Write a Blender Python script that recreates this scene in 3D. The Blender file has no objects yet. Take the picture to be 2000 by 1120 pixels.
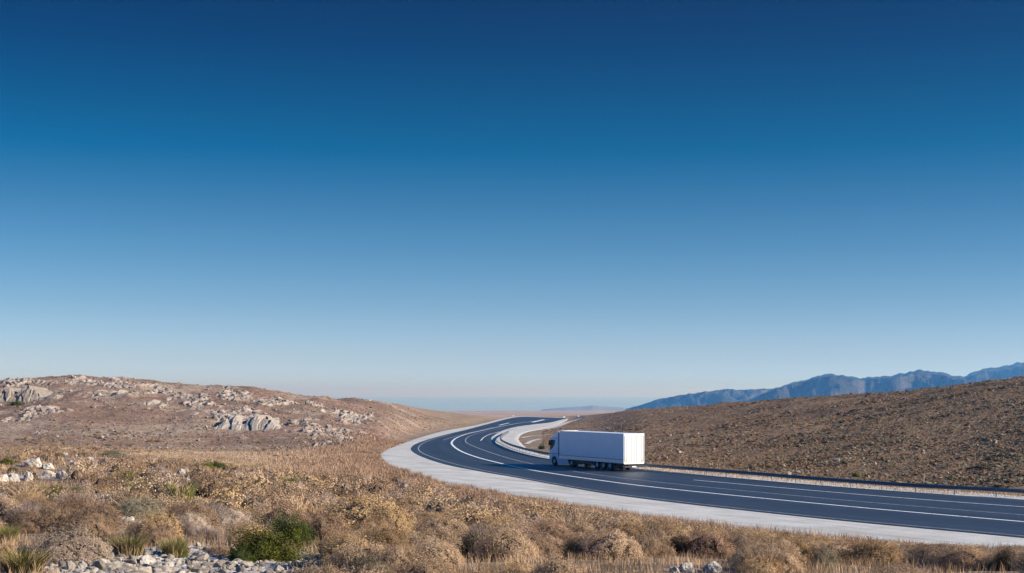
import bpy, bmesh, math, random
import numpy as np
from mathutils import Vector, Matrix

R = math.radians
scene = bpy.context.scene
COL = scene.collection

# ------------------------------------------------------------------ camera, sky, sun, exposure
F, CX, HOR, CAMZ = 2778.0, 1000.0, 770.0, 8.2      # focal length, image centre and horizon in photo pixels; eye height over the road
cam_data = bpy.data.cameras.new("camera")
cam = bpy.data.objects.new("camera", cam_data); COL.objects.link(cam)
cam_data.sensor_width = 36.0
cam_data.lens = 36.0 * F / 2000.0
cam_data.shift_y = (HOR - 560.0) / 2000.0
cam_data.clip_start = 0.1
cam_data.clip_end = 200000.0
cam.location = (0, 0, CAMZ); cam.rotation_euler = (R(90), 0, 0)
scene.camera = cam

SUN_EL, SUN_AZ = 23.5, 105.5        # azimuth clockwise from the view direction
world = bpy.data.worlds.new("World"); scene.world = world; world.use_nodes = True
wn, wl = world.node_tree.nodes, world.node_tree.links
wn.clear()
w_out = wn.new("ShaderNodeOutputWorld"); w_bg = wn.new("ShaderNodeBackground")
w_sky = wn.new("ShaderNodeTexSky"); w_sky.sky_type = 'NISHITA'; w_sky.sun_disc = False
w_sky.sun_elevation = R(SUN_EL); w_sky.sun_rotation = R(SUN_AZ)
w_sky.altitude = 600; w_sky.air_density = 1.0; w_sky.dust_density = 0.4; w_sky.ozone_density = 3.0
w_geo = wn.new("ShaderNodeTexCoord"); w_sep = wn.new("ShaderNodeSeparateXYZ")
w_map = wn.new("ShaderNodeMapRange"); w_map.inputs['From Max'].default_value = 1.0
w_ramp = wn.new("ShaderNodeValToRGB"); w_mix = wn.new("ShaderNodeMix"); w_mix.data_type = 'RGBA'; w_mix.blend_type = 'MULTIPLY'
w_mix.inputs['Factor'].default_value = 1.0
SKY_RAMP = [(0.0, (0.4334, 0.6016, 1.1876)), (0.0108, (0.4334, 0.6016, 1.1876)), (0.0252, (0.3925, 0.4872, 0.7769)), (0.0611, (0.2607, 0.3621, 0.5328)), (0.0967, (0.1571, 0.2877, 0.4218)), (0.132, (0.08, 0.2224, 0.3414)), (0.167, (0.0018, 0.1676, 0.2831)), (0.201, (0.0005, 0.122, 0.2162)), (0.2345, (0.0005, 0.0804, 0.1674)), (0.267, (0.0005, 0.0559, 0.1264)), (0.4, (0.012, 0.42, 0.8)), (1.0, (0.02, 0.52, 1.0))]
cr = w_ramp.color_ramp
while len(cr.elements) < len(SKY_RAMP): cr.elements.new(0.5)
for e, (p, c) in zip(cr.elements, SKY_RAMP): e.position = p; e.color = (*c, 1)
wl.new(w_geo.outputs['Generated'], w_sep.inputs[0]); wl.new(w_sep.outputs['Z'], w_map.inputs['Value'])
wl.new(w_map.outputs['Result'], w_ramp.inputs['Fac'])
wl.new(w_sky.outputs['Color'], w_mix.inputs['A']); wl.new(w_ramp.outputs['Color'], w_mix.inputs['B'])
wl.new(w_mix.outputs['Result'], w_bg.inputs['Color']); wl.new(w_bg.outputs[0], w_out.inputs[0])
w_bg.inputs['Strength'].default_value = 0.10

sun_data = bpy.data.lights.new("sun", 'SUN'); sun = bpy.data.objects.new("sun", sun_data); COL.objects.link(sun)
sun_data.energy = 4.4; sun_data.angle = R(0.53); sun_data.color = (1.0, 0.925, 0.81)
to_sun = Vector((math.sin(R(SUN_AZ)) * math.cos(R(SUN_EL)), math.cos(R(SUN_AZ)) * math.cos(R(SUN_EL)), math.sin(R(SUN_EL))))
sun.rotation_euler = to_sun.to_track_quat('Z', 'Y').to_euler(); sun.location = (60, -20, 60)

scene.view_settings.view_transform = 'Standard'; scene.view_settings.look = 'None'
scene.view_settings.exposure = 1.1; scene.view_settings.gamma = 1.0
scene.render.engine = 'CYCLES'
cy = scene.cycles
cy.use_denoising = True; cy.denoiser = 'OPENIMAGEDENOISE'; cy.denoising_prefilter = 'ACCURATE'; cy.denoising_input_passes = 'RGB_ALBEDO_NORMAL'
cy.max_bounces = 6; cy.diffuse_bounces = 3; cy.glossy_bounces = 3; cy.transmission_bounces = 4; cy.volume_bounces = 0; cy.transparent_max_bounces = 8
HAZE_DENSITY = 1.05e-4; HAZE_COLOR = (.145, .45, 1.0)

# ------------------------------------------------------------------ numpy noise
def hsh(ix, iy, seed=0):
    a = (ix.astype(np.int64) * 374761393 + iy.astype(np.int64) * 668265263 + int(seed) * 974711 + 12345) & 0xFFFFFFFF
    a = ((a ^ (a >> 13)) * 1274126177) & 0xFFFFFFFF
    a = (a ^ (a >> 16)) & 0xFFFFFFFF
    a = (a * 2246822519) & 0xFFFFFFFF
    return (a ^ (a >> 15)).astype(np.float64) / 4294967296.0
def perlin(x, y, seed=0):
    x = np.asarray(x, float); y = np.asarray(y, float)
    ix, iy = np.floor(x), np.floor(y); fx, fy = x - ix, y - iy
    def g(ox, oy):
        t = hsh(ix + ox, iy + oy, seed) * 2 * np.pi
        return np.cos(t) * (fx - ox) + np.sin(t) * (fy - oy)
    u, v = fx**3 * (fx * (fx * 6 - 15) + 10), fy**3 * (fy * (fy * 6 - 15) + 10)
    return ((g(0, 0) * (1 - u) + g(1, 0) * u) * (1 - v) + (g(0, 1) * (1 - u) + g(1, 1) * u) * v) * 1.5
def fbm(x, y, octaves=4, seed=0, gain=.5):
    s, a = 0, 1.0
    for i in range(octaves):
        s = s + a * perlin(x * 2**i, y * 2**i, seed + i * 17); a *= gain
    return s
def ridged(x, y, octaves=4, seed=0):
    s, a = 0, 1.0
    for i in range(octaves):
        s = s + a * (1 - 2 * np.abs(perlin(x * 2**i, y * 2**i, seed + i * 31))); a *= .5
    return s
def voronoi(x, y, seed=0):
    ix, iy = np.floor(x), np.floor(y)
    f1 = np.full(np.shape(x), 9.0); f2 = f1.copy(); idv = np.zeros(np.shape(x))
    for ox in (-1, 0, 1):
        for oy in (-1, 0, 1):
            cx_, cy_ = ix + ox, iy + oy
            d = np.hypot(cx_ + hsh(cx_, cy_, seed) - x, cy_ + hsh(cx_, cy_, seed + 5) - y)
            m = d < f1
            f2 = np.where(m, f1, np.minimum(f2, d)); idv = np.where(m, hsh(cx_, cy_, seed + 9), idv); f1 = np.where(m, d, f1)
    return f1, f2, idv
def smooth(t): t = np.clip(t, 0, 1); return t * t * (3 - 2 * t)
rng = np.random.default_rng(7)

# ------------------------------------------------------------------ object helpers
def tag(o, label=None, cat=None, group=None, kind=None):
    if label: o['label'] = label
    if cat: o['category'] = cat
    if group: o['group'] = group
    if kind: o['kind'] = kind
    return o
def empty(name, loc=(0, 0, 0), rotz=0.0):
    o = bpy.data.objects.new(name, None); COL.objects.link(o); o.location = loc; o.rotation_euler = (0, 0, rotz); o.empty_display_size = .2
    return o
def link(name, me, parent=None):
    o = bpy.data.objects.new(name, me); COL.objects.link(o)
    if parent: o.parent = parent
    return o
def mesh_np(name, verts, faces, mat=None, smooth_shade=False, attrs=None, colors=None):
    """faces: (M,3) or (M,4) int array or a list of such arrays"""
    me = bpy.data.meshes.new(name)
    verts = np.asarray(verts, np.float32).reshape(-1, 3)
    fl = faces if isinstance(faces, list) else [faces]
    fl = [np.asarray(f, np.int32) for f in fl if len(f)]
    me.vertices.add(len(verts)); me.vertices.foreach_set('co', verts.ravel())
    nl = sum(f.size for f in fl); npoly = sum(len(f) for f in fl)
    me.loops.add(nl); me.loops.foreach_set('vertex_index', np.concatenate([f.ravel() for f in fl]))
    me.polygons.add(npoly)
    st, base = [], 0
    for f in fl:
        k = f.shape[1]; st.append(base + np.arange(len(f)) * k); base += f.size
    me.polygons.foreach_set('loop_start', np.concatenate(st).astype(np.int32))
    me.update(calc_edges=True)
    me.polygons.foreach_set('use_smooth', np.full(npoly, smooth_shade))
    for k, v in (attrs or {}).items():
        a = me.attributes.new(k, 'FLOAT', 'POINT'); a.data.foreach_set('value', np.asarray(v, np.float32))
    if colors is not None:
        a = me.color_attributes.new('albedo', 'FLOAT_COLOR', 'POINT')
        a.data.foreach_set('color', np.c_[colors, np.ones(len(colors))].astype(np.float32).ravel())
    if mat: me.materials.append(mat)
    return me
def grid_faces(n, m, wrap=False):
    i, j = np.meshgrid(np.arange(n - 1), np.arange(m - 1), indexing='ij')
    a = (i * m + j).ravel()
    return np.c_[a, a + m, a + m + 1, a + 1]

# ------------------------------------------------------------------ materials
def new_mat(name):
    m = bpy.data.materials.new(name); m.use_nodes = True
    nt = m.node_tree; nt.nodes.clear()
    out = nt.nodes.new("ShaderNodeOutputMaterial")
    return m, nt, out
def node(nt, typ, **kw):
    n = nt.nodes.new(typ)
    for k, v in kw.items():
        if hasattr(n, k): setattr(n, k, v)
        else: n.inputs[k.replace('_', ' ')].default_value = v
    return n
def ramp(nt, fac, stops):
    r = nt.nodes.new("ShaderNodeValToRGB")
    while len(r.color_ramp.elements) < len(stops): r.color_ramp.elements.new(.5)
    for e, (p, c) in zip(r.color_ramp.elements, stops): e.position = p; e.color = (*c, 1)
    nt.links.new(fac, r.inputs['Fac'])
    return r.outputs['Color']
def noise(nt, scale, detail=4, rough=.55, vec=None, dim='Object'):
    n = nt.nodes.new("ShaderNodeTexNoise"); n.inputs['Scale'].default_value = scale; n.inputs['Detail'].default_value = detail; n.inputs['Roughness'].default_value = rough
    if vec is None:
        tc = nt.nodes.new("ShaderNodeTexCoord"); vec = tc.outputs[dim]
    nt.links.new(vec, n.inputs['Vector'])
    return n.outputs['Fac']
def mixc(nt, a, b, fac, mode='MIX'):
    m = nt.nodes.new("ShaderNodeMix"); m.data_type = 'RGBA'; m.blend_type = mode
    for s, v in (('A', a), ('B', b), ('Factor', fac)):
        sock = [i for i in m.inputs if i.name == s and (i.type == ('VALUE' if s == 'Factor' else 'RGBA'))][0]
        if isinstance(v, (int, float)): sock.default_value = v
        elif isinstance(v, tuple): sock.default_value = (*v, 1)
        else: nt.links.new(v, sock)
    return [o for o in m.outputs if o.type == 'RGBA'][0]
def bsdf(nt, out, color, rough=.8, spec=.3, metal=0.0, bump=None, bump_dist=.05, bump_str=1.0):
    p = nt.nodes.new("ShaderNodeBsdfPrincipled")
    if isinstance(color, tuple): p.inputs['Base Color'].default_value = (*color, 1)
    else: nt.links.new(color, p.inputs['Base Color'])
    if isinstance(rough, (int, float)): p.inputs['Roughness'].default_value = rough
    else: nt.links.new(rough, p.inputs['Roughness'])
    p.inputs['Specular IOR Level'].default_value = spec; p.inputs['Metallic'].default_value = metal
    if bump is not None:
        b = nt.nodes.new("ShaderNodeBump"); b.inputs['Distance'].default_value = bump_dist; b.inputs['Strength'].default_value = bump_str
        nt.links.new(bump, b.inputs['Height']); nt.links.new(b.outputs[0], p.inputs['Normal'])
    nt.links.new(p.outputs[0], out.inputs['Surface'])
    return p
def simple_mat(name, color, rough=.6, spec=.4, metal=0.0, var=.12, scale=6.0):
    m, nt, out = new_mat(name)
    n = noise(nt, scale, 5, .6)
    c = mixc(nt, tuple(x * (1 - var) for x in color), tuple(min(1, x * (1 + var)) for x in color), n)
    bsdf(nt, out, c, rough, spec, metal)
    return m
def leaf_mat(name, stops, transl=.14, var=.42):
    """colour of each leaf by island, brightness of each plant by object / by its tint attribute"""
    m, nt, out = new_mat(name)
    g = nt.nodes.new("ShaderNodeNewGeometry")
    c = ramp(nt, g.outputs['Random Per Island'], stops)
    oi = nt.nodes.new("ShaderNodeObjectInfo"); at = nt.nodes.new("ShaderNodeAttribute"); at.attribute_name = 'tint'
    add = node(nt, "ShaderNodeMath", operation='ADD'); nt.links.new(oi.outputs['Random'], add.inputs[0]); nt.links.new(at.outputs['Fac'], add.inputs[1])
    fr = node(nt, "ShaderNodeMath", operation='FRACT'); nt.links.new(add.outputs[0], fr.inputs[0])
    v = ramp(nt, fr.outputs[0], [(0, (1 - var, 1 - var * 1.1, 1 - var * 1.15)), (.5, (1.0, .97, .92)), (1, (1 + var * .6, 1 + var * .55, 1 + var * .5))])
    c = mixc(nt, c, v, 1.0, 'MULTIPLY')
    d = nt.nodes.new("ShaderNodeBsdfDiffuse"); t = nt.nodes.new("ShaderNodeBsdfTranslucent"); mx = nt.nodes.new("ShaderNodeMixShader")
    nt.links.new(c, d.inputs['Color']); nt.links.new(c, t.inputs['Color']); mx.inputs[0].default_value = transl
    nt.links.new(d.outputs[0], mx.inputs[1]); nt.links.new(t.outputs[0], mx.inputs[2]); nt.links.new(mx.outputs[0], out.inputs['Surface'])
    return m

def mat_ground():
    m, nt, out = new_mat("earth")
    a = nt.nodes.new("ShaderNodeAttribute"); a.attribute_name = 'albedo'
    n1 = noise(nt, .9, 6, .65); n2 = noise(nt, 7.0, 5, .7); n3 = noise(nt, 2.6, 4, .7)
    c = mixc(nt, a.outputs['Color'], ramp(nt, n3, [(.32, (.55, .5, .46)), (.5, (1, 1, 1)), (.68, (1.3, 1.3, 1.28))]), 1.0, 'MULTIPLY')
    c = mixc(nt, c, ramp(nt, n1, [(.3, (.66, .62, .6)), (.5, (1, 1, 1)), (.72, (1.28, 1.28, 1.3))]), 1.0, 'MULTIPLY')
    c = mixc(nt, c, ramp(nt, n2, [(.3, (.62, .6, .58)), (.5, (1, 1, 1)), (.7, (1.35, 1.35, 1.35))]), 1.0, 'MULTIPLY')
    bsdf(nt, out, c, .95, .1, bump=n2, bump_dist=.12, bump_str=.8)
    return m
def mat_verge():
    m, nt, out = new_mat("pale_gravel")
    n1 = noise(nt, .35, 6, .6); n2 = noise(nt, 9.0, 6, .7)
    tc = nt.nodes.new("ShaderNodeTexCoord"); mp = nt.nodes.new("ShaderNodeMapping"); nt.links.new(tc.outputs['Object'], mp.inputs['Vector'])
    mp.vector_type = 'TEXTURE'; mp.inputs['Rotation'].default_value = (0, 0, R(32)); mp.inputs['Scale'].default_value = (.7, 18, 1)
    n3 = noise(nt, 1.0, 4, .6, mp.outputs[0])
    c = ramp(nt, n1, [(.3, (.43, .408, .368)), (.7, (.57, .55, .50))])
    c = mixc(nt, c, ramp(nt, n2, [(.3, (.84, .84, .84)), (.6, (1.04, 1.04, 1.04))]), 1.0, 'MULTIPLY')
    c = mixc(nt, c, ramp(nt, n3, [(.32, (.66, .63, .6)), (.5, (1, 1, 1))]), 1.0, 'MULTIPLY')
    bsdf(nt, out, c, .95, .1, bump=n2, bump_dist=.03)
    return m
def mat_asphalt():
    m, nt, out = new_mat("asphalt")
    n1 = noise(nt, .25, 5, .6); n2 = noise(nt, 30.0, 4, .7)
    a = nt.nodes.new("ShaderNodeAttribute"); a.attribute_name = 'across'
    w = node(nt, "ShaderNodeTexNoise"); w.noise_dimensions = '1D'; w.inputs['Scale'].default_value = 14.0; w.inputs['Detail'].default_value = 3
    nt.links.new(a.outputs['Fac'], w.inputs['W'])
    c = ramp(nt, n1, [(.3, (.014, .020, .029)), (.7, (.022, .030, .041))])
    c = mixc(nt, c, ramp(nt, w.outputs['Fac'], [(.35, (.72, .72, .72)), (.65, (1.4, 1.38, 1.34))]), 1.0, 'MULTIPLY')
    c = mixc(nt, c, ramp(nt, n2, [(.3, (.8, .8, .8)), (.7, (1.2, 1.2, 1.2))]), 1.0, 'MULTIPLY')
    bsdf(nt, out, c, .56, .5, bump=n2, bump_dist=.004)
    return m
def mat_paint_line():
    m, nt, out = new_mat("road_paint")
    n = noise(nt, 2.0, 6, .7)
    bsdf(nt, out, ramp(nt, n, [(.32, (.36, .36, .36)), (.52, (.78, .78, .76))]), .6, .3)
    return m
def mat_thin_line():
    m, nt, out = new_mat("worn_road_paint")
    n = noise(nt, 1.2, 6, .75)
    bsdf(nt, out, ramp(nt, n, [(.3, (.14, .145, .15)), (.62, (.42, .42, .42))]), .6, .3)
    return m
def mat_rock(name, dark, light, scale=1.6, warm=(.40, .31, .22)):
    m, nt, out = new_mat(name)
    n1 = noise(nt, scale, 7, .65); n2 = noise(nt, scale * 6, 6, .75); n3 = noise(nt, scale * .5, 3, .5)
    c = ramp(nt, n1, [(.25, dark), (.5, tuple((a + b) / 2 for a, b in zip(dark, light))), (.68, light)])
    c = mixc(nt, c, warm, ramp(nt, n3, [(.5, (0, 0, 0)), (.72, (.55, .55, .55))]))
    c = mixc(nt, c, ramp(nt, n2, [(.3, (.62, .62, .64)), (.55, (1, 1, 1)), (.75, (1.12, 1.1, 1.08))]), 1.0, 'MULTIPLY')
    g = nt.nodes.new("ShaderNodeNewGeometry")
    c = mixc(nt, c, ramp(nt, g.outputs['Random Per Island'], [(0, (.58, .54, .48)), (.4, (.9, .88, .85)), (1, (1.12, 1.1, 1.08))]), 1.0, 'MULTIPLY')
    bsdf(nt, out, c, .9, .2, bump=n2, bump_dist=.06)
    return m
def mat_mountain():
    m, nt, out = new_mat("bare_mountain")
    n1 = noise(nt, .0035, 8, .62); n2 = noise(nt, .012, 7, .75)
    c = ramp(nt, n1, [(.36, (.014, .018, .017)), (.52, (.035, .036, .033)), (.7, (.12, .115, .108))])
    c = mixc(nt, c, ramp(nt, n2, [(.35, (.5, .5, .5)), (.65, (1.6, 1.6, 1.6))]), 1.0, 'MULTIPLY')
    bsdf(nt, out, c, .95, .1, bump=n2, bump_dist=25.0)
    return m
def mat_hazed_land():
    m, nt, out = new_mat("haze_paled_land")
    n = noise(nt, .004, 6, .6)
    bsdf(nt, out, ramp(nt, n, [(.35, (.15, .155, .16)), (.65, (.24, .24, .24))]), .95, .1)  # island's fading in the haze is put into this pale colour
    return m
def mat_sea():
    m, nt, out = new_mat("sea_water")
    n = noise(nt, .004, 4, .6)
    bsdf(nt, out, (.055, .075, .11), .09, .5, bump=n, bump_dist=.3)
    return m
M = dict(ground=mat_ground(), verge=mat_verge(), asphalt=mat_asphalt(), line=mat_paint_line(), thin=mat_thin_line(),
         rock=mat_rock("limestone", (.20, .175, .15), (.47, .41, .345)), rock_hill=mat_rock("weathered_limestone", (.19, .16, .135), (.37, .32, .27), .45, (.28, .205, .15)),
         rock_white=mat_rock("white_limestone", (.32, .285, .25), (.60, .545, .47), 2.2, (.46, .37, .26)),
         mountain=mat_mountain(), hazed_land=mat_hazed_land(), sea=mat_sea())

# ------------------------------------------------------------------ road surface: depth below the eye as a function of distance
def hr(d):
    t = np.clip((np.asarray(d, float) - 180) / 40.0, 0, None)
    lin = np.where(t < 1, .5 * t * t * 40 * .008, (t - .5) * 40 * .008)
    return 8.2 + lin
_dd = np.linspace(30, 1100, 20000); _g = hr(_dd) / _dd
def road_d(py, lift=0.0):
    g = (hr(_dd) - lift) / _dd
    return np.interp((np.asarray(py, float) - HOR) / F, g[::-1], _dd[::-1])
def on_road(pts, lift=0.0):
    p = np.asarray(pts, float); d = road_d(p[:, 1], lift)
    return np.c_[(p[:, 0] - CX) / F * d, d]
def spline(pts, n=12):
    """centripetal Catmull-Rom through the points"""
    p = np.asarray(pts, float); p = np.vstack([2 * p[0] - p[1], p, 2 * p[-1] - p[-2]]); out = []
    for i in range(1, len(p) - 2):
        p0, p1, p2, p3 = p[i - 1:i + 3]
        t0 = 0; t1 = t0 + max(1e-6, np.linalg.norm(p1 - p0)) ** .5; t2 = t1 + max(1e-6, np.linalg.norm(p2 - p1)) ** .5; t3 = t2 + max(1e-6, np.linalg.norm(p3 - p2)) ** .5
        for t in np.linspace(t1, t2, n, endpoint=False):
            a1 = (t1 - t) / (t1 - t0) * p0 + (t - t0) / (t1 - t0) * p1; a2 = (t2 - t) / (t2 - t1) * p1 + (t - t1) / (t2 - t1) * p2; a3 = (t3 - t) / (t3 - t2) * p2 + (t - t2) / (t3 - t2) * p3
            b1 = (t2 - t) / (t2 - t0) * a1 + (t - t0) / (t2 - t0) * a2; b2 = (t3 - t) / (t3 - t1) * a2 + (t - t1) / (t3 - t1) * a3
            out.append((t2 - t) / (t2 - t1) * b1 + (t - t1) / (t2 - t1) * b2)
    out.append(p[-2])
    return np.array(out)
# survey of the road: its two asphalt edges and the outer edges of the pale verges, one cross-section per entry
ASPH_OUT = [(2300, 1079), (2000, 1050), (1560, 1008), (1200, 966), (1077, 945), (1000, 931), (930, 919), (867, 906), (825, 892), (808, 883), (803, 877), (808, 870), (829, 861), (867, 850), (909, 840), (951, 829), (1009, 815.2), (1060, 815.4), (1104, 816.8)]
ASPH_IN = [(2300, 1001), (2000, 977), (1600, 948), (1260, 917), (1150, 905), (1071, 896), (1035, 889), (1005, 881), (982, 872), (968, 865.5), (960, 859), (960, 855), (964, 851.5), (980, 842), (1005, 834.5), (1040, 829.5), (1077, 825), (1098, 819.8), (1106, 818.6)]
VERGE_OUT = [(2300, 1124), (2000, 1085), (1560, 1048), (1200, 1006), (1077, 983), (1000, 971), (930, 957), (867, 947), (790, 925), (745, 904), (735, 892), (741, 883), (772, 870), (814, 855), (865, 841.5), (925, 831), (1000, 814.4), (1060, 814.6), (1108, 816.2)]
VERGE_IN = [(2300, 990), (2000, 968), (1600, 940), (1260, 911.5), (1150, 899.5), (1071, 889.5), (1050, 885), (1032, 876), (1020, 866), (1015, 860), (1014, 856), (1018, 849), (1032, 843), (1050, 839.5), (1066, 837), (1082, 832), (1098, 825), (1106, 821), (1109, 819)]
ao, ai, vo, vi = [on_road(spline(p)) for p in (ASPH_OUT, ASPH_IN, VERGE_OUT, VERGE_IN)]
def strip_between(a, b, n, lift, jag=0.0, seed=0):
    t = np.linspace(0, 1, n)[None, :, None]
    p = a[:, None, :] * (1 - t) + b[:, None, :] * t
    if jag:
        nz = fbm(p[:, -1, 0] * .4, p[:, -1, 1] * .4, 5, seed)[:, None]
        dirv = b - a; dirv /= np.linalg.norm(dirv, axis=1, keepdims=True) + 1e-9
        p[:, -1] += dirv * nz * jag; p[:, -2] += dirv * nz * jag * .6
    z = CAMZ - hr(p[..., 1]) + lift
    return np.concatenate([p, z[..., None]], -1), np.broadcast_to(t[..., 0], p.shape[:2])
v, t = strip_between(ao, ai, 22, 0.0)
road = tag(link("road", mesh_np("road", v, grid_faces(*v.shape[:2]), M['asphalt'], True, attrs={'across': t.ravel()})), kind='structure')
v, _ = strip_between(ao + (ai - ao) * .004, vo, 12, -.035, 2.2, 3); v[:, -1, 2] -= .15; v[:, -2, 2] -= .02
verge = tag(link("road_verge", mesh_np("road_verge", v, grid_faces(*v.shape[:2])[:, ::-1], M['verge'], True)), kind='structure')
v, _ = strip_between(ai + (ao - ai) * .004, vi, 10, -.03, .5, 5); v[:, -1, 2] -= .15
tag(link("inner_road_verge", mesh_np("inner_road_verge", v, grid_faces(*v.shape[:2]), M['verge'], True)), kind='structure')

def ribbon(name, pts, w, lift, mat, n=10, px_space=True, zf=None):
    p = on_road(spline(pts, n)) if px_space else np.asarray(pts, float)
    tg = np.gradient(p, axis=0); tg /= np.linalg.norm(tg, axis=1, keepdims=True) + 1e-9
    nr = np.c_[-tg[:, 1], tg[:, 0]]
    w = np.broadcast_to(np.asarray(w, float), (len(p),))[:, None]
    e = np.stack([p - nr * w / 2, p + nr * w / 2], 1)
    z = (CAMZ - hr(e[..., 1]) if zf is None else zf(e[..., 0], e[..., 1])) + lift
    v = np.concatenate([e, z[..., None]], -1)
    return v, grid_faces(len(p), 2)
LINES = [  # (points in the survey, width, worn?)
    ([(2300, 1044), (2000, 1019.5), (1640, 988), (1260, 950), (1150, 935.5), (1044, 919.5), (1000, 910.5), (968, 903), (930, 893), (899, 881), (885, 871), (882, 865.5), (888, 858), (909, 849), (941, 841.5), (975, 834), (1010, 827.5), (1040, 823.5), (1070, 820)], .34, False),
    ([(2300, 1029), (2000, 1006.5), (1600, 973), (1188, 931), (1080, 914), (1010, 900), (960, 885), (930, 874), (911, 865), (909, 860), (916, 853), (940, 845), (985, 836)], .17, True),
    ([(2300, 1010), (2000, 990.5), (1700, 968), (1355, 938)], .2, False),
    ([(2300, 1077), (2000, 1047.5), (1560, 1006), (1200, 964), (1077, 943.5), (1000, 929.5), (935, 917.5), (878, 904), (838, 891), (821, 882.5), (817, 876.5), (822, 869), (842, 859.5), (880, 849)], .17, True),
    ([(865, 860), (885, 854), (910, 847.5), (940, 840.5), (965, 834.5)], .22, True),
    ([(939, 861), (944, 855.5), (955, 849.5), (975, 843.5)], .22, False),
    ([(1071, 893.8), (1035, 886.5), (1003, 877.5), (982, 868.5), (971, 862), (968, 857.5), (973, 852.5), (987, 844), (1010, 837)], .22, True),
    ([(975, 831), (985, 828.5), (995, 826.3)], .7, False),
    ([(1040, 825), (1052, 822.3), (1062, 820)], 1.6, False),
]
for k, (pts, w, worn) in enumerate(LINES):
    v, f = ribbon("lane_line", pts, w, .012, None)
    tag(link("lane_marking", mesh_np("lane_marking", v, f, M['thin' if worn else 'line'])), kind='structure')

# ------------------------------------------------------------------ ground: one polar sheet round the viewpoint, out to the edge of the plain
# columns of the survey: per photo column the stations (distance, photo row) from the viewpoint to the edge of the plain
STN = {
    -700: [(26, 1120), (60, 975), (125, 872), (165, 880), (232, 866), (330, 748), (430, 765), (1500, 800), (5000, 803)],
    0:    [(26, 1120), (60, 980), (128, 875), (165, 884), (235, 870), (335, 741), (430, 765), (1500, 800), (5000, 803)],
    130:  [(26, 1120), (60, 983), (124, 880), (165, 890), (235, 872), (335, 735), (430, 765), (1500, 800), (5000, 803)],
    250:  [(26, 1120), (60, 987), (117, 891), (160, 899), (235, 876), (335, 738), (430, 765), (1500, 800), (5000, 803)],
    340:  [(26, 1120), (60, 990), (112, 902), (160, 905), (235, 878), (335, 748), (430, 772), (1500, 800), (5000, 803)],
    480:  [(26, 1120), (60, 1000), (105, 925), (150, 914), (235, 880), (330, 762), (430, 780), (1500, 800), (5000, 803)],
    600:  [(26, 1120), (60, 1006), (100, 945), (150, 918), (232, 878), (335, 780), (430, 790), (1500, 801), (5000, 803)],
    740:  [(26, 1120), (60, 1015), (112, 952), (190, 891), (240, 866), (430, 785), (560, 790), (1500, 801), (5000, 803)],
    850:  [(26, 1120), (60, 1024), (126, 946), (205, 883), (320, 850), (620, 801), (800, 804), (1500, 804), (5000, 803.3)],
    900:  [(26, 1120), (60, 1026), (120, 956), (205, 882), (380, 838), (700, 808), (900, 808), (1500, 807), (5000, 803.4)],
    1000: [(26, 1120), (60, 1032), (110, 974), (205, 882), (500, 829), (805, 815), (1200, 811.5), (2000, 808), (5000, 803.5)],
    1100: [(26, 1120), (58, 1042), (103, 990), (200, 884), (480, 829), (760, 813.5), (1100, 811), (1800, 807.5), (5000, 803.5)],
    1250: [(26, 1120), (55, 1056), (95, 1010), (164, 909), (190, 889), (520, 800), (640, 803), (1500, 805), (5000, 803.5)],
    1500: [(26, 1120), (50, 1074), (85, 1040), (143, 929), (160, 912), (330, 783), (430, 788), (1500, 800), (5000, 803)],
    1750: [(26, 1120), (46, 1090), (78, 1062), (128, 948), (142, 932), (265, 765), (350, 772), (1500, 798), (5000, 803)],
    2000: [(25, 1120), (42, 1102), (72, 1086), (118, 963), (130, 946), (235, 738), (310, 748), (1500, 795), (5000, 803)],
    2700: [(22, 1125), (36, 1125), (57, 1165), (95, 1010), (104, 985), (190, 690), (270, 700), (1500, 790), (5000, 803)],
}
pxs = np.array(sorted(STN)); stn = np.array([[(0.5, HOR + (1.75) / .5 * F)] + STN[p] for p in pxs], float)
stn_z = CAMZ - (stn[..., 1] - HOR) / F * stn[..., 0]; stn_ld = np.log(stn[..., 0])
SEA_Z = -112.0
def pchip_cols(tab, q):
    out = np.empty((len(q), tab.shape[1]))
    for k in range(tab.shape[1]):
        y = tab[:, k]; h = np.diff(pxs); dl = np.diff(y) / h; m = np.zeros(len(y))
        for i in range(1, len(y) - 1):
            if dl[i - 1] * dl[i] > 0: m[i] = 2 / (1 / dl[i - 1] + 1 / dl[i])
        m[0], m[-1] = dl[0], dl[-1]
        i = np.clip(np.searchsorted(pxs, q) - 1, 0, len(pxs) - 2); t = (q - pxs[i]) / h[i]
        out[:, k] = (2*t**3 - 3*t**2 + 1) * y[i] + (t**3 - 2*t**2 + t) * h[i] * m[i] + (-2*t**3 + 3*t**2) * y[i + 1] + (t**3 - t**2) * h[i] * m[i + 1]
    return out
AZ = np.concatenate([np.linspace(-180, -40, 57)[:-1], np.linspace(-40, -22, 60)[:-1], np.linspace(-22, 22, 1050), np.linspace(22, 40, 60)[1:], np.linspace(40, 180, 57)[1:]])
AZ = np.radians(AZ)
RR = np.concatenate([np.geomspace(1, 20, 40)[:-1], np.geomspace(20, 238, 360)[:-1], np.linspace(238, 352, 330)[:-1], np.geomspace(352, 900, 130), np.geomspace(900, 6200, 60)[1:]])
nA, nR = len(AZ), len(RR)
az_c = np.clip(AZ, R(-50), R(50))
col_px = np.clip(CX + F * np.tan(az_c), -700, 2700)
cz, cld = pchip_cols(stn_z, col_px), pchip_cols(stn_ld, col_px)
Z = np.empty((nA, nR)); depth = RR[None, :] * np.cos(az_c)[:, None]
for i in range(nA):
    Z[i] = np.interp(np.log(depth[i]), cld[i], cz[i])
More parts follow.
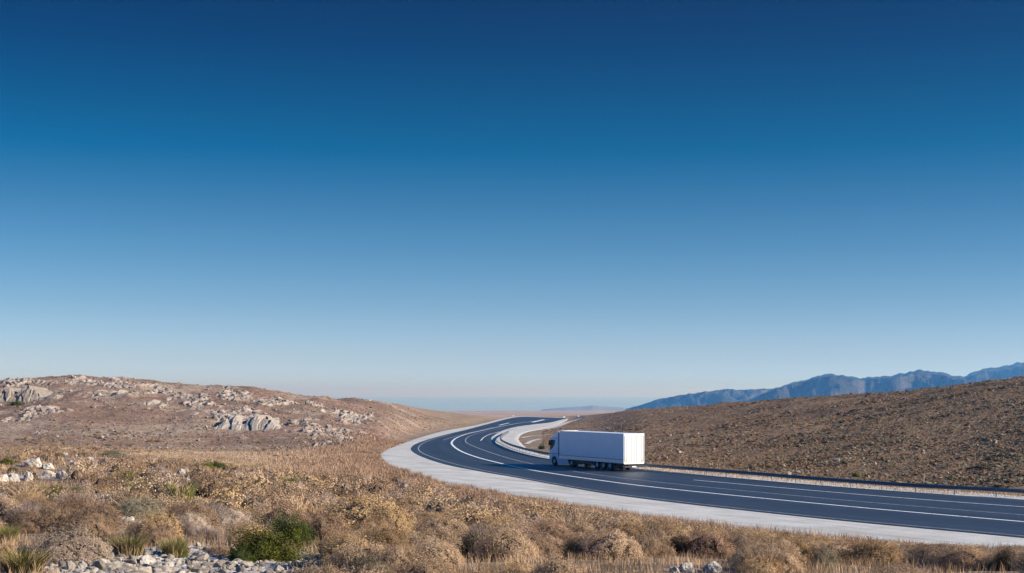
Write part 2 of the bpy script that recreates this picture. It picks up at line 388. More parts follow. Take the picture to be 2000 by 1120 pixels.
for _ in range(3):                                   # soften the breaks of slope
    k = 5; pad = np.pad(Z, ((0, 0), (k, k)), 'edge'); cs = np.cumsum(np.pad(pad, ((0, 0), (1, 0))), 1); Z = (cs[:, 2*k + 1:] - cs[:, :-2*k - 1]) / (2*k + 1)
GX = np.sin(AZ)[:, None] * RR[None, :]; GY = np.cos(AZ)[:, None] * RR[None, :]
PX = np.broadcast_to(col_px[:, None], Z.shape)
# relief
hill_l = smooth((850 - PX) / 150) * smooth((depth - 225) / 50) * smooth((900 - depth) / 300)
hill_r = smooth((PX - 1090) / 150) * smooth((depth - (95 + 60 * smooth((2000 - PX) / 700))) / 40) * smooth((900 - depth) / 300)
fore = smooth((135 - depth) / 30)
near_fade = smooth((RR[None, :] - 4) / 10)
Z += fbm(GX / 9, GY / 9, 4, 1) * .22 * fore * near_fade + fbm(GX / 2.2, GY / 2.2, 3, 2) * .07 * fore * near_fade
Z += hill_l * (fbm(GX / 34, GY / 34, 5, 11) * .8 + np.clip(ridged(GX / 15, GY / 15, 4, 12) - .5, 0, 2) * .38)
tt_ = (depth - 235) / 100.0
def spot(px, t, rx, rt): return np.exp(-((PX - px) / rx) ** 2 - ((tt_ - t) / rt) ** 2)
rockz = np.maximum.reduce([spot(20, .82, 120, .16), spot(190, .82, 110, .18), spot(290, .72, 90, .2), spot(480, .5, 85, .26), spot(500, .78, 120, .14), spot(620, .24, 80, .2), spot(690, .68, 70, .2), spot(75, .3, 60, .1), spot(380, .6, 50, .18)])
rockz = hill_l * smooth((rockz + .75 * fbm(GX / 6, GY / 12, 4, 15) - .58) / .4)
rf1, rf2, rid = voronoi(GX / 1.5 + .5 * fbm(GX / 2, GY / 3, 4, 16), GY / 3.4 + .5 * fbm(GX / 2, GY / 3, 3, 14), 17)
Z += rockz * ((rid - .4) * .6 - np.clip(.2 - (rf2 - rf1), 0, .2) * 2.4 + ridged(GX / 1.3, GY / 3.2, 4, 18) * .28)
Z += hill_r * (fbm(GX / 30, GY / 30, 5, 21) * .55 + fbm(GX / 4, GY / 4, 3, 22) * .14)
Z += smooth((depth - 800) / 800) * fbm(GX / 160, GY / 160, 4, 31) * 1.2 * (depth < 5000)
# the road's bed: flat where the road and the verges run, blended into the slopes
poly = np.vstack([vo, vi[::-1]])
def poly_dist(x, y, P):
    a = P; b = np.roll(P, -1, 0); best = np.full(x.shape, 1e18); inside = np.zeros(x.shape, bool)
    for (ax, ay), (bx, by) in zip(a, b):
        ex, ey = bx - ax, by - ay; L = ex * ex + ey * ey + 1e-12
        t = np.clip(((x - ax) * ex + (y - ay) * ey) / L, 0, 1)
        best = np.minimum(best, (x - ax - t * ex) ** 2 + (y - ay - t * ey) ** 2)
        c = ((ay > y) != (by > y)) & (x < (bx - ax) * (y - ay) / (by - ay + 1e-12) + ax); inside ^= c
    return np.sqrt(best), inside
sel = (depth > 40) & (depth < 1000) & (np.abs(AZ)[:, None] < R(40))
ps = poly[::2]
dist, ins = poly_dist(GX[sel], GY[sel], ps)
sd = np.full(Z.shape, 99.0); sd[sel] = np.where(ins, -dist, dist)
bed = CAMZ - hr(GY) - .16
wid = np.clip(depth * .05, 5, 9)
w = np.where(sd < 0, 1.0, 1 - smooth(sd / wid))
Z = Z * (1 - w) + bed * w
# beyond the plain the land drops to the sea
Z = np.where(depth > 5000, Z * (1 - smooth((depth - 5000) / 600)) + (SEA_Z - 8) * smooth((depth - 5000) / 600), Z)
Z = np.maximum(Z, SEA_Z - 8)

def ground_z(x, y):
    x = np.asarray(x, float); y = np.asarray(y, float)
    a = np.interp(np.arctan2(x, y), AZ, np.arange(nA)); r = np.interp(np.log(np.hypot(x, y)), np.log(RR), np.arange(nR))
    i = np.clip(a.astype(int), 0, nA - 2); j = np.clip(r.astype(int), 0, nR - 2); u, v = a - i, r - j
    return (Z[i, j] * (1-u) + Z[i+1, j] * u) * (1-v) + (Z[i, j+1] * (1-u) + Z[i+1, j+1] * u) * v
def road_sd(x, y):
    a = np.interp(np.arctan2(x, y), AZ, np.arange(nA)); r = np.interp(np.log(np.hypot(x, y)), np.log(RR), np.arange(nR))
    return sd[np.clip(np.rint(a).astype(int), 0, nA - 1), np.clip(np.rint(r).astype(int), 0, nR - 1)]
def at(px, py, dmin=15, dmax=900):
    """where the sight line through a photo point meets the ground"""
    d = np.geomspace(dmin, dmax, 3000); x = (px - CX) / F * d
    hit = np.nonzero(ground_z(x, d) >= CAMZ - (py - HOR) / F * d)[0]
    k = hit[0] if len(hit) else len(d) - 1
    return float(x[k]), float(d[k])
# albedo
def zone(c, n, spread=.15): return np.array(c)[None, None, :] * (1 + spread * n[..., None])
nz1 = fbm(GX / 7, GY / 7, 4, 41); nz2 = fbm(GX / 22, GY / 22, 4, 42); nz3 = fbm(GX / 2.5, GY / 2.5, 3, 43)
C = zone((.235, .17, .115), nz1)
wl_ = smooth((870 - PX) / 120 + .25 * nz2) * smooth((depth - 224) / 22 + .3 * nz1)
C = C * (1 - wl_[..., None]) + zone((.235, .152, .108), nz2, .2) * wl_[..., None]
wbr = wl_ * smooth((fbm(GX / 17, GY / 10, 4, 47) + .05) / .4) * .6
C = C * (1 - wbr[..., None]) + np.array((.165, .11, .078)) * wbr[..., None]
wpale = wl_ * smooth((nz2 + .35 * nz1 - .12) / .4) * .75
C = C * (1 - wpale[..., None]) + np.array((.30, .232, .17)) * wpale[..., None]
wrk = (rockz * (.75 + .25 * np.clip(fbm(GX / 1.5, GY / 5, 3, 19) + .5, 0, 1)))[..., None]
C = C * (1 - wrk) + (np.array((.33, .275, .23)) * (.72 + .55 * rid - .9 * np.clip(.2 - (rf2 - rf1), 0, .2))[..., None]) * wrk
wval = smooth((depth - 125) / 30) * smooth((238 - depth) / 20) * smooth((820 - PX) / 60)
C = C * (1 - wval[..., None]) + zone((.43, .315, .20), nz1, .12) * wval[..., None]
wr = smooth((PX - 1075) / 160) * smooth((depth - 105) / 20) * (sd > 0)
C = C * (1 - wr[..., None]) + zone((.215, .138, .080), nz2, .25) * wr[..., None]
wp = smooth((depth - 620) / 300)
C = C * (1 - wp[..., None]) + zone((.36, .265, .20), fbm(GX / 300, GY / 60, 4, 44), .28) * wp[..., None]
dirt = [((335, 1105), 3.4, (.5, .47, .43)), ((275, 1016), 1.6, (.5, .44, .38)), ((455, 1022), 1.8, (.5, .45, .4)), ((330, 1095), 2.0, (.5, .47, .43)), ((450, 1108), 1.8, (.5, .47, .43)), ((180, 1112), 1.2, (.48, .44, .4)), ((60, 930), 3.2, (.48, .44, .4))]
for (p, q), rad, c in dirt:
    x0, y0 = at(p, q); wd = smooth(1.25 - np.hypot(GX - x0, (GY - y0) * .55) / rad + .35 * nz3)
    C = C * (1 - wd[..., None]) + np.array(c) * wd[..., None]
C = np.clip(C, .03, .7)
verts = np.stack([GX, GY, Z], -1)
faces = grid_faces(nA, nR)[:, ::-1]
gm = mesh_np("ground", verts, faces, M['ground'], True, colors=C.reshape(-1, 3))
tag(link("ground", gm), kind='structure')
# dirt tracks on the far side of the bend
TRACKS = [([(1060, 838.5), (1085, 833), (1110, 825), (1131, 818.5)], 3.2), ([(1018, 856), (1040, 852), (1062, 850.5), (1078, 849)], .9), ([(1028, 868), (1042, 861), (1056, 858)], .9)]
for pts, w in TRACKS:
    q = spline(np.array([at(*p) for p in pts]), 10)
    tt = np.linspace(-.5, .5, 5)
    tg = np.gradient(q, axis=0); tg /= np.linalg.norm(tg, axis=1, keepdims=True); nr = np.c_[-tg[:, 1], tg[:, 0]]
    e = q[:, None, :] + nr[:, None, :] * tt[None, :, None] * w
    v = np.concatenate([e, (ground_z(e[..., 0], e[..., 1]) + .05)[..., None]], -1)
    tag(link("dirt_track", mesh_np("dirt_track", v, grid_faces(*v.shape[:2]), M['verge'], True)), kind='structure')

# sea beyond the plain
sx = np.linspace(-42000, 42000, 30); sy = np.geomspace(5050, 66000, 40)
v = np.stack(np.meshgrid(sx, sy, indexing='ij') + [np.full((30, 40), SEA_Z)], -1)
tag(link("sea", mesh_np("sea", v, grid_faces(30, 40), M['sea'], True)), kind='structure')
# mountains beyond the hill, and an island on the horizon
def mountain(name, crest, dist, front, back, base, amp, seed, ncol=260, scale=700, mat='mountain'):
    c = spline(crest, 10); px = np.linspace(c[0, 0], c[-1, 0], ncol); py = np.interp(px, c[:, 0], c[:, 1])
    t = np.concatenate([np.linspace(0, 1, 90), np.linspace(1, 2, 30)[1:]])
    d = np.where(t < 1, dist - front * (1 - t), dist + back * (t - 1))
    zc = CAMZ - (py - HOR) / F * dist
    zc = zc + np.clip(zc - base, 0, 120) / 120 * (fbm(px / 22 + seed, px * 0 + seed, 4, seed + 40) * 9 + ridged(px / 7 + seed, px * 0, 3, seed + 41) * 1.6)
    prof = np.where(t < 1, smooth(t * .62) / smooth(.62), smooth(2 - t))
    X = (px[:, None] - CX) / F * d[None, :]; Y = np.broadcast_to(d[None, :], X.shape)
    env = (np.sin(np.pi * np.clip(t, 0, 1)) ** .8 * (t < 1))[None, :]
    hgt = (zc - base)[:, None]
    wx = fbm(X / scale, Y / scale, 3, seed + 3) * .35
    rg = ridged((X * .85 + Y * .42) / (scale * 1.15) + wx * 1.4, (Y * .85 - X * .42) / (scale * 2.1) + wx, 6, seed) - .45
    Zm = base + hgt * prof[None, :] + rg * env * amp * np.clip(hgt / 150, 0, 1.4) + fbm(X / 130, Y / 130, 4, seed + 8) * 4 * np.clip(hgt / 100, 0, 1)
    Zm = np.where((t < 1)[None, :], np.minimum(Zm, CAMZ + (zc[:, None] - CAMZ) * (d / dist)[None, :] * (.86 + .14 * np.clip(t, 0, 1) ** 3)[None, :]), Zm)
    v = np.stack([X, Y, Zm], -1)
    tag(link(name, mesh_np(name, v, grid_faces(ncol, len(t))[:, ::-1], M[mat], True)), kind='structure')
mountain("mountain_ridge", [(1195, 812), (1225, 802), (1250, 795), (1280, 784), (1310, 777), (1350, 769), (1385, 766), (1420, 761), (1460, 762), (1500, 760), (1560, 758), (1620, 757), (1700, 770), (1800, 790)], 8200, 2300, 1500, SEA_Z - 5, 170, 101, scale=400)
mountain("mountain", [(1440, 812), (1500, 766), (1555, 747), (1590, 738), (1618, 731.5), (1645, 733), (1665, 737.5), (1700, 738), (1735, 737), (1770, 728), (1800, 725), (1835, 728), (1870, 735), (1910, 745), (1980, 752), (2080, 770), (2200, 800)], 7000, 2100, 1500, SEA_Z - 5, 240, 202, scale=480)
mountain("mountain", [(1750, 800), (1830, 757), (1880, 735), (1930, 720), (1970, 714), (2010, 706), (2080, 700), (2160, 697), (2300, 704), (2500, 740)], 8300, 2400, 1800, SEA_Z - 5, 190, 303, scale=480)
mountain("island", [(1030, 812), (1060, 801.5), (1090, 797.5), (1130, 795), (1165, 793.5), (1200, 796), (1240, 799), (1300, 812)], 10200, 1800, 1500, SEA_Z - 2, 30, 404, 120, mat='hazed_land')

# ------------------------------------------------------------------ small mesh kit for made things
class MB:
    def __init__(s): s.bm = bmesh.new()
    def box(s, x0, x1, y0, y1, z0, z1, bev=0.0):
        r = bmesh.ops.create_cube(s.bm, size=1.0)
        for v in r['verts']: v.co = Vector(((x0 + x1) / 2 + v.co.x * (x1 - x0), (y0 + y1) / 2 + v.co.y * (y1 - y0), (z0 + z1) / 2 + v.co.z * (z1 - z0)))
        if bev:
            es = list({e for v in r['verts'] for e in v.link_edges}); bmesh.ops.bevel(s.bm, geom=es, offset=bev, segments=2, affect='EDGES', profile=.5)
        return s
    def prism(s, pts, y0, y1, bev=0.0):
        a = [s.bm.verts.new((x, y0, z)) for x, z in pts]; b = [s.bm.verts.new((x, y1, z)) for x, z in pts]
        fs = [s.bm.faces.new(a), s.bm.faces.new(b[::-1])]
        n = len(pts)
        for i in range(n): fs.append(s.bm.faces.new((a[i], b[i], b[(i + 1) % n], a[(i + 1) % n])))
        bmesh.ops.recalc_face_normals(s.bm, faces=fs)
        if bev:
            es = list({e for f in fs for e in f.edges}); bmesh.ops.bevel(s.bm, geom=es, offset=bev, segments=2, affect='EDGES', profile=.6)
        return s
    def cyl(s, c, r, half, axis='Y', n=28, r2=None):
        m = Matrix.Translation(c) @ (Matrix.Rotation(R(90), 4, 'X') if axis == 'Y' else Matrix.Rotation(R(90), 4, 'Y') if axis == 'X' else Matrix.Identity(4))
        bmesh.ops.create_cone(s.bm, cap_ends=True, segments=n, radius1=r, radius2=r if r2 is None else r2, depth=half * 2, matrix=m); return s
    def lathe(s, prof, c, n=32):
        """profile of (radius, y) turned about the Y axis"""
        rings = [[s.bm.verts.new((c[0] + r * math.cos(2 * math.pi * k / n), c[1] + y, c[2] + r * math.sin(2 * math.pi * k / n))) for k in range(n)] for r, y in prof]
        for p, q in zip(rings, rings[1:]):
            for k in range(n): s.bm.faces.new((p[k], p[(k + 1) % n], q[(k + 1) % n], q[k]))
        return s
    def build(s, name, mat, parent=None, smooth_=False):
        bmesh.ops.recalc_face_normals(s.bm, faces=s.bm.faces)
        me = bpy.data.meshes.new(name); s.bm.to_mesh(me); s.bm.free(); me.materials.append(mat)
        if smooth_:
            me.polygons.foreach_set('use_smooth', [True] * len(me.polygons))
            try: me.set_sharp_from_angle(angle=R(35))
            except Exception: pass
        return link(name, me, parent)

# ------------------------------------------------------------------ the lorry
def mat_doors():
    m, nt, out = new_mat("white_door_paint")
    n = noise(nt, 1.6, 6, .7); tc = nt.nodes.new("ShaderNodeTexCoord"); sp = nt.nodes.new("ShaderNodeSeparateXYZ"); nt.links.new(tc.outputs['Object'], sp.inputs[0])
    ab = node(nt, "ShaderNodeMath", operation='ABSOLUTE'); nt.links.new(sp.outputs['Y'], ab.inputs[0])
    mz = nt.nodes.new("ShaderNodeMapRange"); nt.links.new(sp.outputs['Z'], mz.inputs['Value'])
    mz.inputs['From Min'].default_value = 2.0; mz.inputs['From Max'].default_value = .95; 
    my = nt.nodes.new("ShaderNodeMapRange"); nt.links.new(ab.outputs[0], my.inputs['Value']); my.inputs['From Min'].default_value = .55; my.inputs['From Max'].default_value = 1.2
    mu = node(nt, "ShaderNodeMath", operation='MULTIPLY'); nt.links.new(mz.outputs[0], mu.inputs[0]); nt.links.new(my.outputs[0], mu.inputs[1])
    ad = node(nt, "ShaderNodeMath", operation='MULTIPLY_ADD'); nt.links.new(mu.outputs[0], ad.inputs[0]); nt.links.new(n, ad.inputs[1]); ad.inputs[2].default_value = 0
    f = ramp(nt, ad.outputs[0], [(.12, (0, 0, 0)), (.42, (.8, .8, .8))])
    base = mixc(nt, (.62, .62, .61), (.67, .67, .66), n)
    bsdf(nt, out, mixc(nt, base, (.55, .34, .16), f), .45, .4)
    return m
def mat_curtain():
    m, nt, out = new_mat("sky_tinted_white_side")
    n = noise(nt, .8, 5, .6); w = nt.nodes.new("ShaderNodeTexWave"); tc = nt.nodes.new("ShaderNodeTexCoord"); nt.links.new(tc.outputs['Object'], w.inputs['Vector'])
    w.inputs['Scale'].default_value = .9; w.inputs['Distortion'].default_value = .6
    c = ramp(nt, n, [(.3, (.66, .73, .80)), (.7, (.73, .79, .86))])  # blue skylight tint put into the white paint of the sides
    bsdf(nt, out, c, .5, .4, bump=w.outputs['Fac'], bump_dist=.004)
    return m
M.update(gap=simple_mat("dark_gap_shade", (.10, .17, .25), .5, .4), doors=mat_doors(), curtain=mat_curtain(), cab_paint=simple_mat("pale_blue_cab_paint", (.50, .70, .84), .3, .5, var=.05), white=simple_mat("white_paint", (.80, .81, .82), .3, .5, var=.04),
         skirt=simple_mat("blue_grey_paint", (.26, .46, .64), .35, .5, var=.06), tyre=simple_mat("tyre_rubber", (.018, .018, .019), .8, .3),
         rim=simple_mat("grey_steel_wheel", (.34, .36, .38), .4, .5, .6), glass=simple_mat("dark_glass", (.010, .012, .016), .3, .25, var=.02),
         chassis=simple_mat("black_chassis", (.02, .02, .022), .6, .4), red=simple_mat("red_lamp", (.16, .012, .01), .3, .5), amber=simple_mat("amber_lamp", (.6, .22, .02), .3, .5),
         galv=simple_mat("galvanised_steel", (.12, .14, .16), .5, .4, .25, .25, 2.5), post=simple_mat("galvanised_post", (.22, .24, .26), .5, .5, .5, .25, 3),
         wood=simple_mat("grey_wood", (.24, .19, .14), .85, .2, var=.3), trailer_rail=simple_mat("pale_aluminium_rail", (.62, .68, .74), .35, .5, .2))
def make_truck():
    root = empty("semi_truck")
    tag(root, "white articulated lorry with plain box trailer driving round the bend", "truck")
    box = MB().box(.04, 13.6, -1.275, 1.275, .92, 3.97, .02).build("trailer_box", M['curtain'], root)
    e = MB()
    for s in (-1, 1): e.box(.0, 13.63, s * 1.245 - .045, s * 1.245 + .045, 3.93, 4.02, .015)
    e.box(13.55, 13.64, -1.2, 1.2, 3.93, 4.02, .015).build("roof_edge", M['white'], box)
    for s in (-1, 1):
        MB().box(.0, 13.62, s * 1.285 - .018, s * 1.285 + .018, 1.245, 1.29).build("side_rail", M['chassis'], box)
        MB().box(.0, 13.62, s * 1.284 - .016, s * 1.284 + .016, .86, 1.245, .004).build("lower_side_panel", M['trailer_rail'], box)
    MB().box(0.0, 13.58, -1.22, 1.22, 3.955, 3.985).build("trailer_roof", M['white'], box)
    for s in (-1, 1):
        d = MB().box(-.045, .04, s * .62 - .6, s * .62 + .6, .95, 3.9, .012).build("rear_door", M['doors'], root)
        rods = MB()
        for yy in (.32, .95): rods.cyl((-.065, s * yy, 2.42), .013, 1.44, 'Z', 8)
        rods.build("lock_rod", M['white'], d)
        MB().box(-.06, -.04, s * 1.195 - .02, s * 1.195 + .02, 1.1, 3.8).build("hinge", M['chassis'], d)
        MB().box(-.055, -.03, s * .012 - .01, s * .012 + .01, .97, 3.88).build("door_seal", M['chassis'], d)
    fr = MB().box(-.04, .06, -1.285, -1.225, .86, 4.0).box(-.04, .06, 1.225, 1.285, .86, 4.0).box(-.04, .06, -1.22, 1.22, 3.905, 4.01).box(-.05, .06, -1.22, 1.22, .80, .945)
    fr.build("rear_frame", M['white'], root)
    ub = MB().box(-.08, .04, -1.2, 1.2, .42, .58, .02).box(.0, .12, -.62, -.5, .58, .85).box(.0, .12, .5, .62, .58, .85).build("rear_bumper", M['chassis'], root)
    for s in (-1, 1):
        MB().box(-.10, -.083, s * 1.05 - .12, s * 1.05 + .12, .46, .55, .004).build("tail_light", M['red'], root)
        MB().box(1.85, 1.88, s * .98 - .28, s * .98 + .28, .22, .8).build("mud_flap", M['chassis'], root)
    MB().box(-.10, -.082, -.26, .26, .45, .56, .003).build("number_plate", M['white'], root)
    ch = MB()
    for s in (-1, 1): ch.box(.3, 12.8, s * .52 - .06, s * .52 + .06, .62, .92)
    ch.box(9.9, 15.2, -.48, -.36, .55, .85).box(9.9, 15.2, .36, .48, .55, .85).box(2.2, 6.1, -.4, .4, .45, .66).box(10.3, 11.6, -.5, .5, .84, .94)
    for x in (2.85, 4.15, 5.45, 10.9, 14.85): ch.cyl((x, 0, .5), .07, .95, 'Y', 12)
    ch.box(.06, 1.9, -1.15, 1.15, .72, .84).box(.25, 1.75, .75, 1.2, .5, .72, .03)
    ch.build("chassis", M['chassis'], root)
    for s in (-1, 1):
        lg = MB().box(9.25, 9.37, s * .75 - .06, s * .75 + .06, .36, .92).box(9.16, 9.46, s * .75 - .14, s * .75 + .14, .33, .37)
        lg.build("landing_leg", M['rim'], root)
        MB().box(6.5, 8.7, s * 1.12 - .1, s * 1.12 + .1, .5, .82, .03).build("pallet_box", M['chassis'], root)
    tyre = MB().lathe([(.30, -.15), (.44, -.155), (.495, -.13), (.51, -.09), (.512, 0), (.51, .09), (.495, .13), (.44, .155), (.30, .15)], (0, 0, 0)).bm
    def wheel(x, s, dual):
        w = MB(); w.lathe([(.29, -.16), (.43, -.165), (.49, -.14), (.51, -.1), (.51, .1), (.49, .14), (.43, .165), (.29, .16)], (x, s * 1.1, .51))
        if dual: w.lathe([(.29, -.14), (.49, -.14), (.51, -.1), (.51, .1), (.49, .14), (.29, .14)], (x, s * .76, .51))
        w = w.build("wheel", M['tyre'], root, True)
        rm = MB().lathe([(.3, .13), (.29, .10), (.26, .05 if dual else .09), (.14, .02 if dual else .13), (.12, .12), (.0, .13)] if s > 0 else [(.3, -.13), (.29, -.10), (.26, -.05 if dual else -.09), (.14, -.02 if dual else -.13), (.12, -.12), (.0, -.13)], (x, s * 1.1, .51))
        rm.build("rim", M['rim'], w, True)
    tyre.free()
    for s in (-1, 1):
        for x in (2.85, 4.15, 5.45): wheel(x, s, False)
        wheel(10.9, s, True); wheel(14.85, s, False)
        MB().box(5.95, 6.45, s * 1.16 - .03, s * 1.16 + .03, .38, .84).build("underside_shade_panel", M['chassis'], root)  # dark panels added to deepen the shade under the trailer
        MB().box(8.75, 10.25, s * 1.16 - .03, s * 1.16 + .03, .38, .84).build("underside_shade_panel", M['chassis'], root)
        mg = MB()
        for x in (2.85, 4.15, 5.45):
            pts = [(x + .58 * math.cos(a), .51 + .58 * math.sin(a)) for a in np.linspace(.5, math.pi - .5, 9)] + [(x + .56 * math.cos(a), .51 + .56 * math.sin(a)) for a in np.linspace(math.pi - .5, .5, 9)]
            mg.prism(pts, s * 1.1 - .17, s * 1.1 + .17)
        mg.build("mudguard", M['chassis'], root)
    # tractor
    arch = [(14.85 + .6 * math.cos(a), .5 + .6 * math.sin(a)) for a in np.linspace(0.02, math.pi - .02, 11)]
    cab_pts = [(13.98, .55), (13.98, 3.22), (15.6, 3.2), (15.72, 3.05), (15.95, 2.0), (16.0, 1.4), (16.0, .42), (15.5, .4)] + arch + [(14.2, .5)]
    cab = MB().prism(cab_pts, -1.22, 1.22, .035).build("cab", M['cab_paint'], root, True)
    MB().prism([(13.98, 3.24), (13.98, 3.98), (14.35, 3.95), (14.9, 3.75), (15.35, 3.45), (15.6, 3.22)], -1.12, 1.12, .06).build("roof_deflector", M['white'], cab, True)
    for s in (-1, 1):
        MB().prism([(14.62, 2.95), (15.62, 2.95), (15.80, 2.1), (15.83, 1.72), (15.3, 1.95), (14.78, 2.35)], s * 1.225 - .012, s * 1.225 + .012).build("side_window", M['glass'], cab)
        MB().box(15.6, 15.72, s * 1.38 - .1, s * 1.38 + .1, 2.3, 2.9, .03).box(15.6, 15.66, min(s * 1.2, s * 1.34), max(s * 1.2, s * 1.34), 2.86, 2.92).build("mirror", M['chassis'], cab)
        MB().prism([(13.62, .98), (13.62, 3.85), (13.97, 3.85), (13.97, .98)], s * 1.2 - .02, s * 1.2 + .02).build("gap_shade_panel", M['gap'], cab)  # panel coloured dark to stand for the shaded gap behind the cab
        MB().box(11.75, 14.14, s * 1.17 - .06, s * 1.17 + .06, .34, 1.0, .03).build("side_fairing", M['skirt'], root)
        MB().prism([(11.5, .62), (11.42, .98), (11.2, 1.16), (10.6, 1.16), (10.38, .98), (10.3, .62), (10.36, .62), (10.43, .95), (10.62, 1.11), (11.18, 1.11), (11.37, .95), (11.44, .62)], s * 1.02 - .27, s * 1.02 + .27).build("drive_mudguard", M['chassis'], root)
        MB().box(14.02, 15.9, s * 1.23 - .006, s * 1.23 + .006, 1.36, 1.40).build("door_seam", M['chassis'], cab)
        MB().box(15.9, 16.02, s * .98 - .16, s * .98 + .16, .62, .82, .02).build("headlight", M['glass'], cab)
    MB().prism([(15.77, 2.98), (15.99, 1.98), (16.005, 1.98), (15.79, 2.98)], -1.08, 1.08).build("windshield", M['glass'], cab)
    MB().box(15.7, 16.0, -1.05, 1.05, 3.0, 3.12, .02).build("sun_visor", M['glass'], cab)
    MB().box(15.995, 16.02, -.85, .85, .85, 1.7, .005).build("grille", M['chassis'], cab)
    MB().cyl((12.4, -.95, .7), .3, .55, 'X', 20).build("fuel_tank", M['rim'], root)
    MB().box(13.3, 13.6, -1.0, -.6, .9, 2.6, .05).build("exhaust_stack", M['chassis'], root)
    th = R(28)
    # local +x is forward: heading 28 degrees left of the view direction
    p = on_road([(1218, 922)])[0]
    ang = math.pi / 2 + th
    fwd = Vector((math.cos(ang), math.sin(ang), 0)); left = Vector((-math.sin(ang), math.cos(ang), 0))
    # the given point is the rear left corner (y = +1.275)
    o = Vector((p[0], p[1], 0)) - left * 1.275
    root.location = (o.x, o.y, CAMZ - float(hr(o.y)) + .004); root.rotation_euler = (0, 0, ang)
make_truck()

# ------------------------------------------------------------------ guard rail along the far side
def make_rail():
    RH = .72
    top = spline([(2420, 994), (2200, 974), (2000, 956), (1800, 945.5), (1600, 932), (1430, 918.5), (1260, 905.5), (1160, 895), (1071, 884), (1046, 879.5), (1014, 872), (989, 863.5), (979, 857.5), (977, 853.8), (979, 850), (985, 845.5), (994, 841)], 16)
    p = on_road(top, RH)
    s = np.r_[0, np.cumsum(np.linalg.norm(np.diff(p, axis=0), axis=1))]
    q = np.arange(0, s[-1], .6); p = np.c_[np.interp(q, s, p[:, 0]), np.interp(q, s, p[:, 1])]
    for _ in range(6): p[1:-1] = (p[:-2] + 2 * p[1:-1] + p[2:]) / 4
    root = empty("guard_rail", (p[0, 0], p[0, 1], CAMZ - float(hr(p[0, 1]))))
    tag(root, "long grey steel guard rail on posts along the far verge", "guard rail")
    off = np.array(root.location)
    tg = np.gradient(p, axis=0); tg /= np.linalg.norm(tg, axis=1, keepdims=True); nr = np.c_[-tg[:, 1], tg[:, 0]]   # nr points at the traffic or away; the beam is symmetric enough
    side = -1.0
    prof = [(0.0, RH + .0), (.075, RH - .05), (.075, RH - .10), (.01, RH - .165), (.075, RH - .23), (.075, RH - .28), (0.0, RH - .33), (-.012, RH - .33), (.06, RH - .275), (.06, RH - .235), (-.006, RH - .165), (.06, RH - .095), (.06, RH - .055), (-.012, RH)]
    zb = CAMZ - hr(p[:, 1])
    v = np.array([[(p[i, 0] - nr[i, 0] * a * side, p[i, 1] - nr[i, 1] * a * side, zb[i] + b) for a, b in prof] for i in range(len(p))]) - off
    n, m = v.shape[:2]
    i, j = np.meshgrid(np.arange(n - 1), np.arange(m), indexing='ij'); i = i.ravel(); j = j.ravel(); j2 = (j + 1) % m
    f = np.c_[i * m + j, (i + 1) * m + j, (i + 1) * m + j2, i * m + j2]
    link("rail_beam", mesh_np("rail_beam", v, f, M['galv'], True), root)
    pm = MB().box(-.045, .045, -.02, .02, -.35, RH - .06).box(-.05, .05, .02, .09, RH - .24, RH - .08)
    first = pm.build("post", M['post'], root)
    k = 0
    for i in range(2, len(p), 6 if len(p) < 590 else 7):
        o = first if k == 0 else first.copy()
        if k: COL.objects.link(o); o.parent = root
        a = math.atan2(tg[i, 1], tg[i, 0])
        gz = float(ground_z(p[i, 0] + nr[i, 0] * .05 * side, p[i, 1] + nr[i, 1] * .05 * side))
        o.location = (p[i, 0] - off[0] + nr[i, 0] * .05 * side, p[i, 1] - off[1] + nr[i, 1] * .05 * side, zb[i] - off[2]); o.rotation_euler = (0, 0, a + (math.pi if side > 0 else 0))
        k += 1
    return p
rail_line = make_rail()

# marker posts and stakes
def marker(px, py, h, w, mat, name, label, cat, dmin=60, cap=None, lean=0):
    x, y = at(px, py, dmin, 900); z = float(ground_z(x, y))
    if cap is None:
        o = MB().prism([(-w / 2, -.3), (-w / 2, h - w * .6), (-w * .25, h), (w * .25, h - w * .1), (w / 2, h - w * .7), (w / 2, -.3)], -w * .3, w * .3, w * .06).build(name, mat)
        tag(o, label, cat); o.location = (x, y, z); o.rotation_euler = (0, R(lean), .3)
    else:
        r = empty(name, (x, y, z)); tag(r, label, cat)
        MB().box(-w * .18, w * .18, -w * .12, w * .12, -.3, h - .02, .01).build("post", M['post'], r)
        MB().box(-w / 2, w / 2, -w * .14, -w * .121, h - cap, h, .0).build("plate", mat, r)
marker(1804, 946, 1.0, .09, M['wood'], "wooden_stake", "thin grey wooden stake in dry grass behind the guard rail", "stake", 100, lean=3)
marker(1462, 926, .6, .08, M['wood'], "wooden_stake", "short weathered stake behind the guard rail, nearest the lorry", "stake", 110, lean=-4)
marker(1102, 820.5, 1.7, .8, M['white'], "road_sign", "small white sign where the road leaves sight beside the hill", "road sign", 300, cap=.7)
marker(1003, 816, 1.3, .5, M['white'], "marker_post", "white marker post on the left verge of the distant road", "marker post", 500, cap=.7)
marker(1130, 818, 1.4, .6, M['white'], "marker_post", "white marker board at the end of the dirt track", "marker post", 300, cap=.55)

